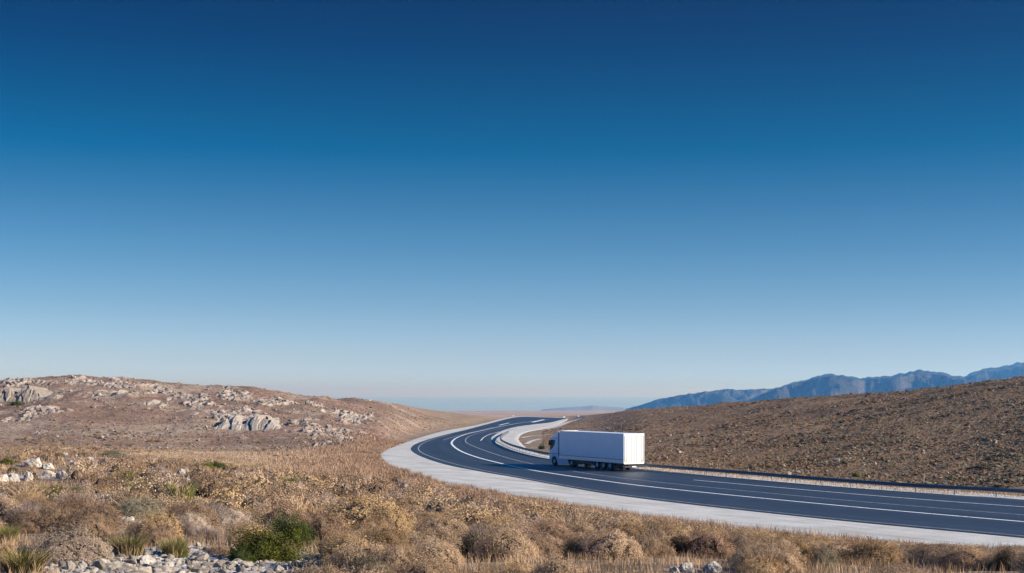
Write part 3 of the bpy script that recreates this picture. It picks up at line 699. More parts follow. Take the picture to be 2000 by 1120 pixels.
# ------------------------------------------------------------------ rocks
def ico(sub):
    bm = bmesh.new(); bmesh.ops.create_icosphere(bm, subdivisions=sub, radius=1.0)
    v = np.array([x.co[:] for x in bm.verts]); f = np.array([[x.index for x in q.verts] for q in bm.faces]); bm.free()
    return v, f
ICO = {k: ico(k) for k in (1, 2, 3, 4)}
def rock_shape(sub, seed, planes=9, rough=.16, flat=.7, dlo=.52, dhi=.88):
    rg = np.random.default_rng(seed); v, f = ICO[sub]; v = v.copy()
    v *= 1 + .30 * perlin(v[:, :1] * 1.1 + seed * 3.7 + v[:, 2:] * .8, v[:, 1:2] * 1.1 + seed + v[:, 2:] * .5, seed)
    for _ in range(planes):
        n = rg.normal(size=3); n /= np.linalg.norm(n); d = rg.uniform(dlo, dhi)
        k = np.maximum(0, v @ n - d); v -= k[:, None] * n * .96
    if sub >= 3:
        nn = v / (np.linalg.norm(v, axis=1, keepdims=True) + 1e-9)
        v += nn * (rough * .5 * fbm(v[:, 0] * 2.6 + v[:, 2] * 1.7 + seed, v[:, 1] * 2.6 - v[:, 2] * 1.3, 4, seed))[:, None]
        f1, f2, _ = voronoi(v[:, 0] * 2.2 + v[:, 2] * .6 + seed, v[:, 1] * 2.2 + v[:, 2] * 1.4, seed)
        v -= nn * (np.clip(.10 - (f2 - f1), 0, .1) * .9 * rough / .16)[:, None]
    v[:, 2] *= flat
    return v, f
def rock_thing(px, py, w, h, label, mat='rock_white', cat='rock', name='rock', group=None, seed=0, dmin=15, dmax=500, deep=.7, rot=None):
    """px, py: where its foot stands in the survey; w, h: its width and height there, in photo pixels"""
    x, y = at(px, py, dmin, dmax); s = y / F; W, H = w * s, h * s
    v, f = rock_shape(4, 1000 + seed, 10, .18, 1.0)
    v /= np.abs(v).max(0)
    v = v * np.array((W / 2, W / 2 * deep, H * .72)); v[:, 2] += H * .28
    c, sn = math.cos(seed * 1.7), math.sin(seed * 1.7)
    me = mesh_np(name, v, f, M[mat]); o = link(name, me); tag(o, label, cat, group)
    o.location = (x, y, float(ground_z(x, y)) - H * .06); o.rotation_euler = (0, 0, .35 * math.sin(seed * 2.3) if rot is None else rot)
    return o
ROCKS = [
    (68, 912, 38, 26, "pale boulder crowning the rocky rise at the picture's left edge, the tallest one"),
    (92, 916, 30, 15, "low pale boulder leaning against the tallest boulder on the left rise"),
    (120, 935, 28, 16, "grey white boulder on the left rise, right of a bare stony gap"),
    (95, 930, 34, 12, "flat white slab of rock just below the two leaning boulders on the left"),
    (28, 940, 32, 17, "white jagged rock in the scrub, left of the flat white slab"),
    (54, 940, 24, 20, "upright pointed white rock beside the jagged rock on the left"),
    (4, 940, 26, 14, "white rock cut by the left edge of the picture, upper one"),
    (4, 978, 30, 15, "pale rounded rock cut by the left edge of the picture, lower one"),
    (176, 900, 16, 8, "small white rock lying on the crest of the left scrub slope"),
    (215, 922, 12, 11, "small upright white stone in front of a dark little bush"),
    (86, 883, 24, 8, "grey slab on top of the left rise, behind the tallest boulder"),
    (128, 890, 12, 6, "small grey stone behind the boulders on the left rise"),
    (150, 892, 8, 5, "tiny white stone near the crest between two larger pale rocks"),
    (354, 926, 18, 11, "white block of rock beside the grey green clumps on the middle slope"),
    (340, 936, 10, 11, "little upright white stone below the white block on the middle slope"),
    (366, 940, 20, 7, "low white ledge poking through scrub under the white block"),
    (450, 966, 12, 6, "small pale stone among straw tussocks left of centre"),
    (320, 1000, 22, 8, "low pale stone amid grey dead brush"),
    (207, 975, 22, 10, "pale stone half hidden in mauve dry grass on the left slope"),
    (720, 937, 15, 8, "lone white stone in the tan grass left of the pale verge"),
    (256, 1018, 14, 10, "small white block at the back of the bare stony strip"),
    (1672, 1075, 16, 15, "dark sided white stone standing in the grass by the verge"),
    (1345, 1118, 40, 20, "white limestone lump at the bottom edge, left one of the pair"),
    (1388, 1119, 44, 26, "white split limestone rock at the bottom edge under the rusty mound"),
    (1318, 1119, 22, 13, "small dark streaked rock against the left limestone lump"),
    (284, 1101, 42, 18, "largest pale rock lying in the gravel patch"),
    (196, 1113, 46, 24, "grey white angular rock at the left end of the gravel patch"),
    (162, 1110, 20, 16, "small two toned rock left of the angular rock in the gravel"),
    (330, 1108, 22, 12, "pale stone right of the largest rock in the gravel patch"),
    (232, 1096, 20, 11, "yellowish block behind the angular rock in the gravel patch"),
    (400, 1094, 22, 10, "flat stone at the back of the gravel, near the big green bush"),
    (455, 1104, 20, 9, "pale flat stone at the gravel's right end below the big green bush"),
    (372, 1112, 18, 11, "angular pale stone in the middle of the gravel patch front"),
]
rock_xy = []; IMG_KEEP = []
for k, (px, py, w, h, lab) in enumerate(ROCKS):
    o = rock_thing(px, py, w, h, lab, mat='rock_white', seed=k, dmax=150); rock_xy.append((o.location.x, o.location.y, w * o.location.y / F)); IMG_KEEP.append((px, py - h * .5, w, o.location.y))
def clear_of_rocks(P, grow=1.0):
    ok = np.ones(len(P), bool)
    for a, b, w in rock_xy: ok &= ~((np.abs(P[:, 0] - a) < w * .5 * grow + .15) & (P[:, 1] > b - 1.2 - b * .035) & (P[:, 1] < b + .4 * w))
    return ok

# loose stones: far too many to count
def scatter_rocks(name, P, size, mat, sub=1, sink=.25, flat=(.5, .9), seed=0, nshape=8):
    rg = np.random.default_rng(seed); V, Fc, base = [], [], 0
    shapes = [rock_shape(sub, 300 + seed * 20 + k, 10, 0, 1.0, .38, .8) for k in range(nshape)]
    a = rg.uniform(0, 6.28, len(P)); ks = rg.integers(0, nshape, len(P)); fl = rg.uniform(*flat, len(P)); el = rg.uniform(.7, 1.4, len(P))
    for k in range(nshape):
        v, f = shapes[k]; m = np.nonzero(ks == k)[0]
        if not len(m): continue
        q = v[None] * np.stack([el[m], 1 / el[m], fl[m]], -1)[:, None, :] * size[m][:, None, None]
        c, s = np.cos(a[m])[:, None], np.sin(a[m])[:, None]
        q = np.stack([q[..., 0] * c - q[..., 1] * s, q[..., 0] * s + q[..., 1] * c, q[..., 2]], -1)
        q[..., 0] += P[m, 0][:, None]; q[..., 1] += P[m, 1][:, None]; q[..., 2] += (ground_z(P[m, 0], P[m, 1]) + size[m] * (fl[m] - sink * 2 * fl[m]))[:, None]
        V.append(q.reshape(-1, 3)); Fc.append((f[None] + (base + np.arange(len(m)) * len(v))[:, None, None]).reshape(-1, 3)); base += len(m) * len(v)
    o = link(name, mesh_np(name, np.concatenate(V), np.concatenate(Fc), M[mat]))
    return tag(o, kind='stuff')
def px_points(n, px0, px1, d0, d1, seed, power=1.0):
    rg = np.random.default_rng(seed); u = rg.random(n)
    d = (d0 ** power + u * (d1 ** power - d0 ** power)) ** (1 / power)
    px = rg.uniform(px0, px1, n)
    return np.c_[(px - CX) / F * d, d], px
P = []
for (px, py, rad, n) in [(335, 1106, 3.4, 1000), (200, 1112, 1.4, 300), (445, 1106, 1.9, 420), (275, 1016, 1.5, 220), (455, 1022, 1.7, 200), (335, 1090, 2.2, 250)]:
    x0, y0 = at(px, py, 15, 120); r = rad * np.sqrt(rng.random(n)) * 1.05; t = rng.random(n) * 6.283
    P.append(np.c_[x0 + r * np.cos(t) * 1.1, y0 + r * np.sin(t) * 1.4])
P = np.concatenate(P); tag(scatter_rocks("gravel", P, rng.lognormal(math.log(.042), .6, len(P)).clip(.015, .17), 'rock', 2, .3, seed=1), "bare patch of broken pale limestone gravel", "gravel")
def pick(P, m): return P[m]
# left hill stones (denser on the rocky bands), right hill stones
P, px = px_points(30000, -60, 880, 232, 420, 3, 1.0)
dens = smooth((fbm(P[:, 0] / 14, P[:, 1] / 10, 4, 61) + .18) / .55) * .9 + .12
m = (rng.random(len(P)) < dens * .42 * (1 - .6 * smooth((px - 650) / 150))) & (road_sd(P[:, 0], P[:, 1]) > 4)
P = P[m]
def rock_zone(x, y):
    a = np.interp(np.arctan2(x, y), AZ, np.arange(nA)); r = np.interp(np.log(np.hypot(x, y)), np.log(RR), np.arange(nR))
    return rockz[np.clip(np.rint(a).astype(int), 0, nA - 1), np.clip(np.rint(r).astype(int), 0, nR - 1)]
Q, _ = px_points(60000, -60, 800, 235, 345, 33, 1.0); Q = Q[rng.random(len(Q)) < rock_zone(Q[:, 0], Q[:, 1]) * .07]
sz = np.r_[rng.lognormal(math.log(.16), .5, len(P)).clip(.06, .8), rng.lognormal(math.log(.25), .5, len(Q)).clip(.1, .8)]; P = np.r_[P, Q]
tag(scatter_rocks("hill_stones", P, sz, 'rock_hill', 1, .3, seed=2), "pale loose stones strewn over the left hill", "stones")
P, px = px_points(12000, 1090, 2080, 125, 560, 4, .6)
dens = smooth((fbm(P[:, 0] / 18, P[:, 1] / 9, 4, 71) - .05) / .5) + .06
m = (rng.random(len(P)) < dens * .55) & (road_sd(P[:, 0], P[:, 1]) > 2.5)
P = P[m]; tag(scatter_rocks("slope_stones", P, (rng.lognormal(math.log(.15), .5, len(P))).clip(.05, .75), 'rock_hill', 1, .3, seed=3), "grey stones and ledges scattered over the right hillside", "stones")

# limestone outcrops on the left hill: bodies of fissured rock that stand out of the slope
def outcrop(px0, px1, yb, yt, label, seed, dmin=200, height=.55, n=150, m=80, lean=2.6, relief=.5):
    xb, db = at((px0 + px1) / 2, yb, dmin, 600)
    W = (px1 - px0) / F * db
    Ht = (yb - yt) / F * db
    u = np.linspace(-1, 1, n)[:, None]; t = np.linspace(0, 1, m)[None, :]
    U = np.broadcast_to(u, (n, m)); T = np.broadcast_to(t, (n, m))
    prof = np.clip(1 - np.abs(U) ** 1.9, 0, 1) * (.72 + .5 * fbm(U * 2.6 + seed, U * 0 + seed, 5, seed))
    prof = np.clip(prof, 0, 1.2)
    # front face up to t=.6, then the top runs back into the hill
    tf = np.clip(T / .6, 0, 1); tb = np.clip((T - .6) / .4, 0, 1)
    x = xb + U * W / 2
    yy = db + tf * Ht * lean * prof + tb * (Ht * 3.2)
    zg = ground_z(x, yy)
    rise = Ht * height * prof * (tf ** .8) * (1 - tb) ** 1.1
    z0 = ground_z(x, np.full_like(x, db))
    z = np.maximum(zg - .5 * tb - .25, z0 + rise * 1.0 - .25)
    z = np.where(tb > 0, np.maximum(zg - .4, z0 + Ht * height * prof - .25 - tb * .4), z)
    # vertical fissures and ledges
    f1, f2, idv = voronoi(x / 1.5 + .35 * fbm(x / 2, z / 2, 3, seed), z / 3.6, seed)
    crack = np.clip(.2 - (f2 - f1), 0, .2) / .2; groove = ridged(x / 1.15 + .25 * z, z / 5.0, 4, seed + 9) - .6
    push = (idv - .5) * 1.1 - crack * 1.1 + fbm(x / 1.1, z / 1.6, 4, seed + 4) * .4 + groove * .32
    led = fbm(x / 6, z / .9, 3, seed + 6) * .35
    env = np.clip(prof * 2.2, 0, 1) * (np.sin(np.pi * np.clip(T * .93 + .04, 0, 1)) ** .5)
    yy = yy - (push + led) * env * relief; z = z + (idv - .5) * .4 * env + crack * -.2 * env
    v = np.stack([x, yy, z], -1)
    o = link("rock_outcrop", mesh_np("rock_outcrop", v, grid_faces(n, m)[:, ::-1][:, ::-1], M['rock_hill']))
    return tag(o, label, "rock outcrop")
outcrop(408, 548, 842, 792, "large fissured grey limestone outcrop midway along the left hill", 1, height=.85, n=260, m=150, lean=2.0, relief=.36)
outcrop(-70, 124, 786, 752, "pale limestone cliff band cut by the left edge of the picture", 2, height=1.0, n=220, m=110, lean=1.2, relief=.36)
outcrop(150, 250, 770, 748, "low broken outcrop below the summit of the left hill, left part", 3)
outcrop(232, 330, 792, 768, "rocky ledges right of and below the summit outcrop on the left hill", 4)
outcrop(585, 640, 873, 850, "low pale outcrop at the foot of the left hill's right end", 5)
outcrop(640, 690, 862, 838, "small jagged outcrop above the low pale one at the hill's foot", 6)
outcrop(640, 740, 818, 800, "thin rock band high on the right shoulder of the left hill", 7)
outcrop(40, 112, 848, 830, "flat grey rock swell low on the left hill", 8)
outcrop(360, 416, 812, 795, "small dark edged crag left of the large fissured outcrop", 9)

for k, (px, y, w, h, lab) in enumerate([
    (1532, 809, 62, 9, "long broken grey ledge high on the right hillside, above the guard rail's middle"), (1630, 835, 54, 8, "grey ledge halfway up the right hillside, below the long broken one"),
    (1640, 793, 44, 7, "small pale ledge near the crest of the right hillside, behind the long broken one"), (1820, 779, 56, 8, "dark grey ledge near the crest where the mountain dips behind the hill"),
    (1872, 771, 46, 7, "stepped ledge on the crest, right of the dark grey one"), (1976, 794, 54, 10, "ledge cut by the right edge of the picture under the crest"),
    (1834, 853, 34, 9, "single pale rock hump in the middle of the right hillside"), (1346, 850, 40, 6, "low grey ledge just up the slope from the lorry's tail"),
    (1690, 868, 30, 7, "small grey ledge low on the right hillside"), (1330, 826, 34, 5, "thin pale ledge on the gentle end of the right hillside"), (1760, 812, 50, 6, "thin dark ledge across the middle of the right hillside"), (1915, 880, 40, 8, "dark rocky hump low on the right hillside near the picture's edge")]):
    outcrop(px - w / 2, px + w / 2, y, y - h, lab, 30 + k, dmin=130, height=.8, n=90, m=50, lean=1.6, relief=.35)

# ------------------------------------------------------------------ plants
BR = {  # leaf and twig colours
    'straw':  [(0, (0.297, 0.202, 0.125)), (.5, (0.395, 0.275, 0.177)), (1, (0.500, 0.365, 0.251))],
    'golden': [(0, (0.314, 0.204, 0.101)), (.5, (0.428, 0.287, 0.151)), (1, (0.526, 0.375, 0.218))],
    'rust':   [(0, (0.194, 0.116, 0.074)), (.5, (0.280, 0.177, 0.115)), (1, (0.377, 0.252, 0.170))],
    'grey':   [(0, (0.213, 0.157, 0.132)), (.5, (0.297, 0.228, 0.193)), (1, (0.393, 0.309, 0.259))],
    'pale':   [(0, (0.354, 0.276, 0.202)), (.5, (0.468, 0.370, 0.274)), (1, (0.583, 0.469, 0.358))],
    'sage':   [(0, (0.139, 0.124, 0.082)), (.5, (0.214, 0.191, 0.128)), (1, (0.321, 0.279, 0.194))],
    'dark':   [(0, (.022, .019, .014)), (.6, (.055, .046, .032)), (1, (.10, .078, .05))],
    'leafy':  [(0, (.018, .028, .009)), (.45, (.04, .058, .014)), (.8, (.07, .092, .022)), (1, (.12, .138, .04))],
    'bright': [(0, (.04, .05, .010)), (.4, (.085, .10, .018)), (.75, (.145, .16, .03)), (1, (.235, .225, .06))],
    'rush':   [(0, (.07, .08, .02)), (.5, (.13, .14, .035)), (.85, (.20, .19, .06)), (1, (.32, .255, .12))],
    'dry':    [(0, (0.281, 0.184, 0.110)), (.5, (0.387, 0.265, 0.165)), (1, (0.505, 0.363, 0.242))],
    'feather':[(0, (0.258, 0.163, 0.108)), (.5, (0.359, 0.241, 0.163)), (1, (0.471, 0.336, 0.237))],
    'hillrust': [(0, (.155, .094, .056)), (.5, (.212, .132, .079)), (1, (.27, .172, .105))],
    'hilldry': [(0, (.19, .132, .085)), (.5, (.245, .173, .112)), (1, (.30, .218, .145))],
    'twig':   [(0, (.085, .058, .04)), (.5, (.15, .108, .076)), (1, (.24, .18, .13))],
}
LM = {k: leaf_mat(k + "_leaf", v) for k, v in BR.items()}

def dome_dirs(n, rg, low=-.05):
    z = rg.uniform(low, 1, n); a = rg.uniform(0, 6.2832, n); r = np.sqrt(np.clip(1 - z * z, 0, 1))
    return np.c_[r * np.cos(a), r * np.sin(a), z]
def dome_r(dv, seed, amp=.28):
    a = np.arctan2(dv[:, 1], dv[:, 0]); u = np.cos(a) * 1.6 + seed * 1.3; w = np.sin(a) * 1.6 + dv[:, 2] * 1.4
    return 1 + amp * fbm(u, w + seed, 3, seed)
def stems_mesh(n, seed, width=.008, spread=.3, amp=.28, zs=.85, reach=(.7, 1.03)):
    rg = np.random.default_rng(seed); dv = dome_dirs(n, rg); tip = dv * (dome_r(dv, seed, amp) * rg.uniform(*reach, n))[:, None]; tip[:, 2] *= zs
    b = np.c_[dv[:, :2] * spread * rg.random((n, 1)), np.full(n, -.12)]
    mid = (b * .45 + tip * .55) + rg.normal(0, .05, (n, 3)); mid[:, 2] += .06
    sd_ = np.cross(tip - b, rg.normal(size=(n, 3))); sd_ /= np.linalg.norm(sd_, axis=1, keepdims=True) + 1e-9; w = width
    V = np.stack([b - sd_ * w, b + sd_ * w, mid - sd_ * w * .8, mid + sd_ * w * .8, tip], 1)
    k = np.arange(n)[:, None] * 5
    return V.reshape(-1, 3), np.concatenate([k + np.array([[0, 1, 3]]), k + np.array([[0, 3, 2]]), k + np.array([[2, 3, 4]])])
def core_mesh(seed, r=.8, amp=.28, zs=.85, n=22, m=9):
    ph = np.linspace(-.15, 1.5, m); th = np.linspace(0, 2 * np.pi, n, endpoint=False); T, Pp = np.meshgrid(th, ph, indexing='ij')
    dv = np.stack([np.cos(T) * np.cos(Pp), np.sin(T) * np.cos(Pp), np.sin(Pp)], -1).reshape(-1, 3)
    v = dv * (dome_r(dv, seed, amp) * (r + .1 * perlin(dv[:, 0] * 5 + seed, dv[:, 1] * 5 + dv[:, 2] * 4, seed + 7)))[:, None]; v[:, 2] *= zs
    i, j = np.meshgrid(np.arange(n), np.arange(m - 1), indexing='ij'); i = i.ravel(); j = j.ravel(); i2 = (i + 1) % n
    q = np.c_[i * m + j, i2 * m + j, i2 * m + j + 1, i * m + j + 1]
    return v, np.r_[q[:, [0, 1, 2]], q[:, [0, 2, 3]]]
def join(a, b): return np.r_[a[0], b[0]], np.r_[a[1], b[1] + len(a[0])]
def leaf_quads(c, a, b, rg, up=.0, nrm=None, jit=.42):
    n = len(c)
    if nrm is None: u = rg.normal(size=(n, 3)); u[:, 2] += up; w = rg.normal(size=(n, 3))
    else:                                   # leaves lie roughly along the crown's surface
        w = nrm + rg.normal(0, jit, (n, 3)); u = np.cross(w, rg.normal(size=(n, 3)))
    u /= np.linalg.norm(u, axis=1, keepdims=True) + 1e-9; v = np.cross(w, u); v /= np.linalg.norm(v, axis=1, keepdims=True) + 1e-9
    a = np.broadcast_to(a, n)[:, None]; b = np.broadcast_to(b, n)[:, None]
    V = np.stack([c - u * a, c + v * b - u * a * .1, c + u * a, c - v * b - u * a * .1], 1)
    return V.reshape(-1, 3), np.arange(n * 4).reshape(n, 4)
def leaves_mesh(n, seed, size=.03, clusters=170, spread=.07, amp=.28, zs=.85, shell=(.84, 1.03), up=0.0, slim=.6, low=.05):
    rg = np.random.default_rng(seed + 500); cd = dome_dirs(clusters, rg, low); cr_ = dome_r(cd, seed, amp) * rg.uniform(*shell, clusters)
    cc = cd * cr_[:, None]; k = rg.integers(0, clusters, n); c = cc[k] + rg.normal(0, spread, (n, 3)); c[:, 2] = np.maximum(c[:, 2], -.02) * zs
    s = size * rg.uniform(.6, 1.35, n)
    nn = c / (np.linalg.norm(c, axis=1, keepdims=True) + 1e-9)
    return leaf_quads(c, s, s * slim, rg, up, nn if up == 0 else None)
def blades_mesh(n, seed, width=.012, spread=.4, fan=.55, h=(.55, 1.0), bend=.3):
    rg = np.random.default_rng(seed + 900); a = rg.uniform(0, 6.2832, n); r = spread * np.sqrt(rg.random(n)); b = np.c_[r * np.cos(a), r * np.sin(a), np.full(n, -.06)]
    a2 = a + rg.normal(0, .5, n); L = rg.uniform(*h, n); o = np.c_[np.cos(a2), np.sin(a2), np.zeros(n)] * (fan * (r / spread) * L)[:, None]
    mid = b + o * .35 + np.c_[np.zeros((n, 2)), L * .6]; tip = b + o * (1 + bend) + np.c_[rg.normal(0, .04, (n, 2)), L]
    sd_ = np.c_[-np.sin(rg.uniform(0, 6.28, n)), np.cos(rg.uniform(0, 6.28, n)), np.zeros(n)]; sd_ /= np.linalg.norm(sd_, axis=1, keepdims=True); w = width
    V = np.stack([b - sd_ * w, b + sd_ * w, mid - sd_ * w * .8, mid + sd_ * w * .8, tip], 1); k = np.arange(n)[:, None] * 5
    return V.reshape(-1, 3), np.concatenate([k + np.array([[0, 1, 3]]), k + np.array([[0, 3, 2]]), k + np.array([[2, 3, 4]])])

def two(name_a, va, ma, name_b, vb, mb): return [(name_a, mesh_np(name_a, *va, ma)), (name_b, mesh_np(name_b, *vb, mb))]
PROTO = {}
for k in range(3):
    PROTO['straw', k] = two("twigs", join(core_mesh(k, .73), stems_mesh(900, k)), LM["twig"], "foliage_and_seed_heads", leaves_mesh(15000, k, .0165, 800, .045, low=.12), LM['straw'])
    PROTO['golden', k] = two("twigs", join(core_mesh(10 + k, .73), stems_mesh(900, 10 + k)), LM["twig"], "foliage_and_seed_heads", leaves_mesh(15000, 10 + k, .0165, 760, .042, low=.18), LM['golden'])
    PROTO['rust', k] = two("twigs", join(core_mesh(20 + k, .73), stems_mesh(1100, 20 + k)), LM["twig"], "foliage_and_seed_heads", leaves_mesh(12000, 20 + k, .016, 760, .05), LM['rust'])
    PROTO['grey', k] = two("twigs", join(core_mesh(30 + k, .45), stems_mesh(1700, 30 + k, .010)), LM['grey'], "foliage_and_seed_heads", leaves_mesh(3600, 30 + k, .012, 340, .07), LM['grey'])
    PROTO['tussock', k] = two("blades", blades_mesh(520, 40 + k, .011, .5, .75), LM['dry'], "foliage_and_seed_heads", leaves_mesh(160, 40 + k, .03, 90, .05, .2, 1.0, (.75, 1.1), 1.5, .35, .45), LM['feather'])  # second part of the tussock is its feathery seed heads
for k in range(2):
    PROTO['pale', k] = two("twigs", join(core_mesh(50 + k, .73), stems_mesh(600, 50 + k)), LM["grey"], "foliage_and_seed_heads", leaves_mesh(14000, 50 + k, .016, 760, .045), LM['pale'])
    PROTO['sage', k] = two("twigs", join(core_mesh(60 + k, .73), stems_mesh(500, 60 + k)), LM["twig"], "foliage_and_seed_heads", leaves_mesh(14000, 60 + k, .0165, 720, .048), LM['sage'])
    PROTO['dark', k] = two("twigs", join(core_mesh(70 + k, .6), stems_mesh(700, 70 + k)), LM['dark'], "leaves", leaves_mesh(9000, 70 + k, .019, 320, .08), LM['dark'])
    PROTO['leafy', k] = two("twigs", join(core_mesh(80 + k, .6, .4, .9), stems_mesh(260, 80 + k, .012)), LM['dark'], "leaves", leaves_mesh(13000, 80 + k, .019, 150, .08, .4, .9, (.6, 1.05)), LM['leafy'])
    PROTO['bright', k] = two("twigs", join(core_mesh(90 + k, .6, .4, .9), stems_mesh(260, 90 + k, .012)), LM['dark'], "leaves", leaves_mesh(13000, 90 + k, .019, 140, .08, .4, .9, (.6, 1.08)), LM['bright'])
    PROTO['rush', k] = two("blades", blades_mesh(900, 95 + k, .012, .55, .6), LM['rush'], "dry_blades", blades_mesh(260, 97 + k, .011, .6, .7), LM['dry'])
VAR = {'straw': 3, 'golden': 3, 'rust': 3, 'grey': 3, 'tussock': 3}
NAMES = {'straw': ("dry_shrub", "shrub"), 'golden': ("dry_shrub", "shrub"), 'rust': ("dry_shrub", "shrub"), 'grey': ("dead_brush", "brush"), 'tussock': ("grass_tussock", "grass tussock"),
         'pale': ("bleached_shrub", "shrub"), 'sage': ("grey_green_shrub", "shrub"), 'dark': ("dark_shrub", "shrub"), 'leafy': ("green_bush", "bush"), 'bright': ("green_bush", "bush"), 'rush': ("rush_clump", "rush clump")}
LIM_X = [-100, 0, 250, 450, 640, 740, 800, 870, 950, 1000, 1077, 1200, 1300, 1400, 1500, 1600, 1700, 1800, 1900, 2000, 2100]
LIM_Y = [868, 872, 884, 905, 905, 906, 931, 947, 961, 970, 981, 999, 1015, 1028, 1038, 1047, 1054, 1060, 1064, 1066, 1068]
def room(x, y):
    """the height a plant may have before it would hide what stands behind the slope"""
    return CAMZ - (np.interp(CX + x / y * F, LIM_X, LIM_Y) - HOR) / F * y - ground_z(x, y)
def plant(kind, k, x, y, W, H, label=None, group=None, rot=None):
    name, cat = NAMES[kind]; nv = VAR.get(kind, 2)
    r = empty(name, (x, y, float(ground_z(x, y)) - .03)); tag(r, label, cat, group)
    r.rotation_euler = (0, 0, random.uniform(0, 6.28) if rot is None else rot)
    hz = 1.0 if kind in ('tussock', 'rush') else .85
    s = random.uniform(.92, 1.08); r.scale = (W / 2 * s, W / 2 / s, H / hz / (1.14 if hz < 1 else 1))
    for pn, me in PROTO[kind, k % nv]: link(pn, me, r)
    return r
random.seed(5)
FEATURE = [  # kind, photo column and row of the foot, width and height there in photo pixels, label
    ('bright', 520, 1100, 150, 84, "large yellow green leafy bush beside the gravel patch, the biggest green plant"),
    ('leafy', 470, 1100, 62, 40, "low dark green bush spreading onto the gravel's right end"),
    ('leafy', 574, 1066, 92, 66, "dark green bush standing behind the large yellow green bush"),
    ('pale', 132, 1096, 165, 70, "wide pale seed head mound in front of the rush clumps, left of the gravel"),
    ('sage', 188, 1092, 60, 40, "grey green dome merging into the wide pale seed head mound"),
    ('rush', 252, 1084, 78, 46, "bright green rush clump just behind the gravel patch"),
    ('rush', 338, 1088, 62, 44, "yellow green rush clump with dry blades behind the gravel's middle"),
    ('bright', 352, 1088, 34, 36, "narrow upright green plant beside the rush clump behind the gravel"),
    ('rush', 45, 1118, 118, 50, "broad green rush clump at the picture's bottom left corner"),
    ('rush', 12, 1062, 62, 42, "yellowish rush clump cut by the left edge of the picture"),
    ('dark', 46, 1090, 40, 26, "small dark bush between the corner rushes and the pale seed head mound"),
    ('golden', 10, 1094, 46, 34, "golden seed head shrub at the left edge above the corner rushes"),
    ('straw', 60, 1036, 90, 44, "straw coloured dome behind the left edge rush clump"),
    ('straw', 172, 1046, 90, 40, "straw coloured mound behind the wide pale seed head mound"),
    ('sage', 268, 1010, 104, 42, "grey green scrub with dark gaps behind the bare stony strip"),
    ('dark', 292, 1008, 34, 20, "dark little bush tucked into the grey green scrub"),
    ('pale', 452, 1030, 100, 40, "bleached feathery brush left of the dark green bush"),
    ('grey', 400, 1052, 70, 34, "mauve dead brush in front of the bleached feathery brush"),
    ('rust', 425, 1083, 56, 22, "low brown cushion at the gravel's edge left of the big green bush"),
    ('golden', 708, 1042, 205, 76, "great golden tipped mound right of the dark green bush, widest shrub of all"),
    ('rust', 640, 1052, 84, 56, "brown twiggy shrub between the dark green bush and the great golden mound"),
    ('dark', 668, 1012, 46, 22, "dark hollow bush on the back of the great golden mound"),
    ('straw', 860, 1054, 110, 50, "straw mound with a yellow rim right of the great golden mound"),
    ('golden', 842, 1018, 70, 20, "small bright yellow topped cushion behind the yellow rimmed straw mound"),
    ('dark', 922, 1092, 52, 52, "dark brown hollow bush under the straw mounds at bottom centre"),
    ('straw', 985, 1098, 120, 70, "tall straw shrub right of the dark brown hollow bush"),
    ('dark', 1112, 1092, 66, 38, "dark green black bush among straw shrubs at bottom centre right"),
    ('straw', 1190, 1092, 120, 62, "broad straw dome right of the dark green black bush"),
    ('dark', 1330, 1084, 50, 42, "dark shrub at the left side of the rusty mound, above the limestone pair"),
    ('rust', 1385, 1086, 112, 52, "rusty mound above the pair of limestone lumps"),
    ('sage', 1270, 1050, 70, 32, "grey green tuft among straw domes left of the rusty mound"),
    ('golden', 1705, 1106, 130, 52, "golden brown mound in front of the dark sided white stone"),
    ('dark', 1655, 1100, 56, 28, "dark shrub left of the golden brown mound"),
    ('rust', 1880, 1112, 120, 46, "rust brown mound near the bottom right corner"),
    ('dark', 1965, 1116, 60, 46, "dark shrub beside the rust brown mound at bottom right"),
    ('sage', 1600, 1112, 90, 50, "grey green shrub at the bottom edge left of the golden brown mound"),
    ('leafy', 32, 792, 26, 10, "dark green bush under the pale cliff at the left edge"),
    ('sage', 222, 893, 54, 15, "grey green bush on the crest below the left hill"),
    ('bright', 400, 916, 36, 15, "yellow green half of the low bush on the scrub crest"),
    ('leafy', 424, 916, 44, 17, "dark green half of the low bush on the scrub crest"),
    ('leafy', 314, 903, 22, 6, "small green cushion on the crest between two bushes"),
    ('bright', 14, 908, 28, 16, "yellow green bush cut by the left edge below the hill"),
    ('dark', 24, 925, 24, 13, "dark brown bush among the white rocks on the left rise"),
    ('dark', 220, 922, 18, 9, "tiny dark bush behind a small upright stone"),
    ('sage', 378, 952, 30, 18, "blue green clump beside the white block on the middle slope"),
    ('leafy', 390, 968, 22, 20, "dark green clump in front of the blue green clump"),
    ('bright', 436, 974, 26, 16, "bright green sprig plant with bleached stems on the middle slope"),
    ('bright', 150, 962, 36, 12, "low green patch plant below the white slab on the left slope"),
    ('bright', 240, 952, 30, 12, "small green plant beneath straw brush on the left slope"),
    ('sage', 120, 893, 22, 9, "olive bush behind the grey stones on the left rise"),
    ('leafy', 1058, 878, 14, 10, "round green bush beside the guard rail inside the bend"),
    ('straw', 814, 938, 16, 14, "round straw tuft at the edge of the pale verge, left one of three"),
    ('tussock', 836, 942, 16, 18, "pointed grass tuft at the edge of the pale verge, middle of three"),
    ('tussock', 853, 946, 8, 10, "tiny grass tuft at the edge of the pale verge, right of three"),
    ('dark', 1172 , 928 - 0, 1, 1, None),
    ('leafy', 1672, 932, 18, 10, "dark bush on the right hillside's foot behind the guard rail"),
]
feat_xy = []
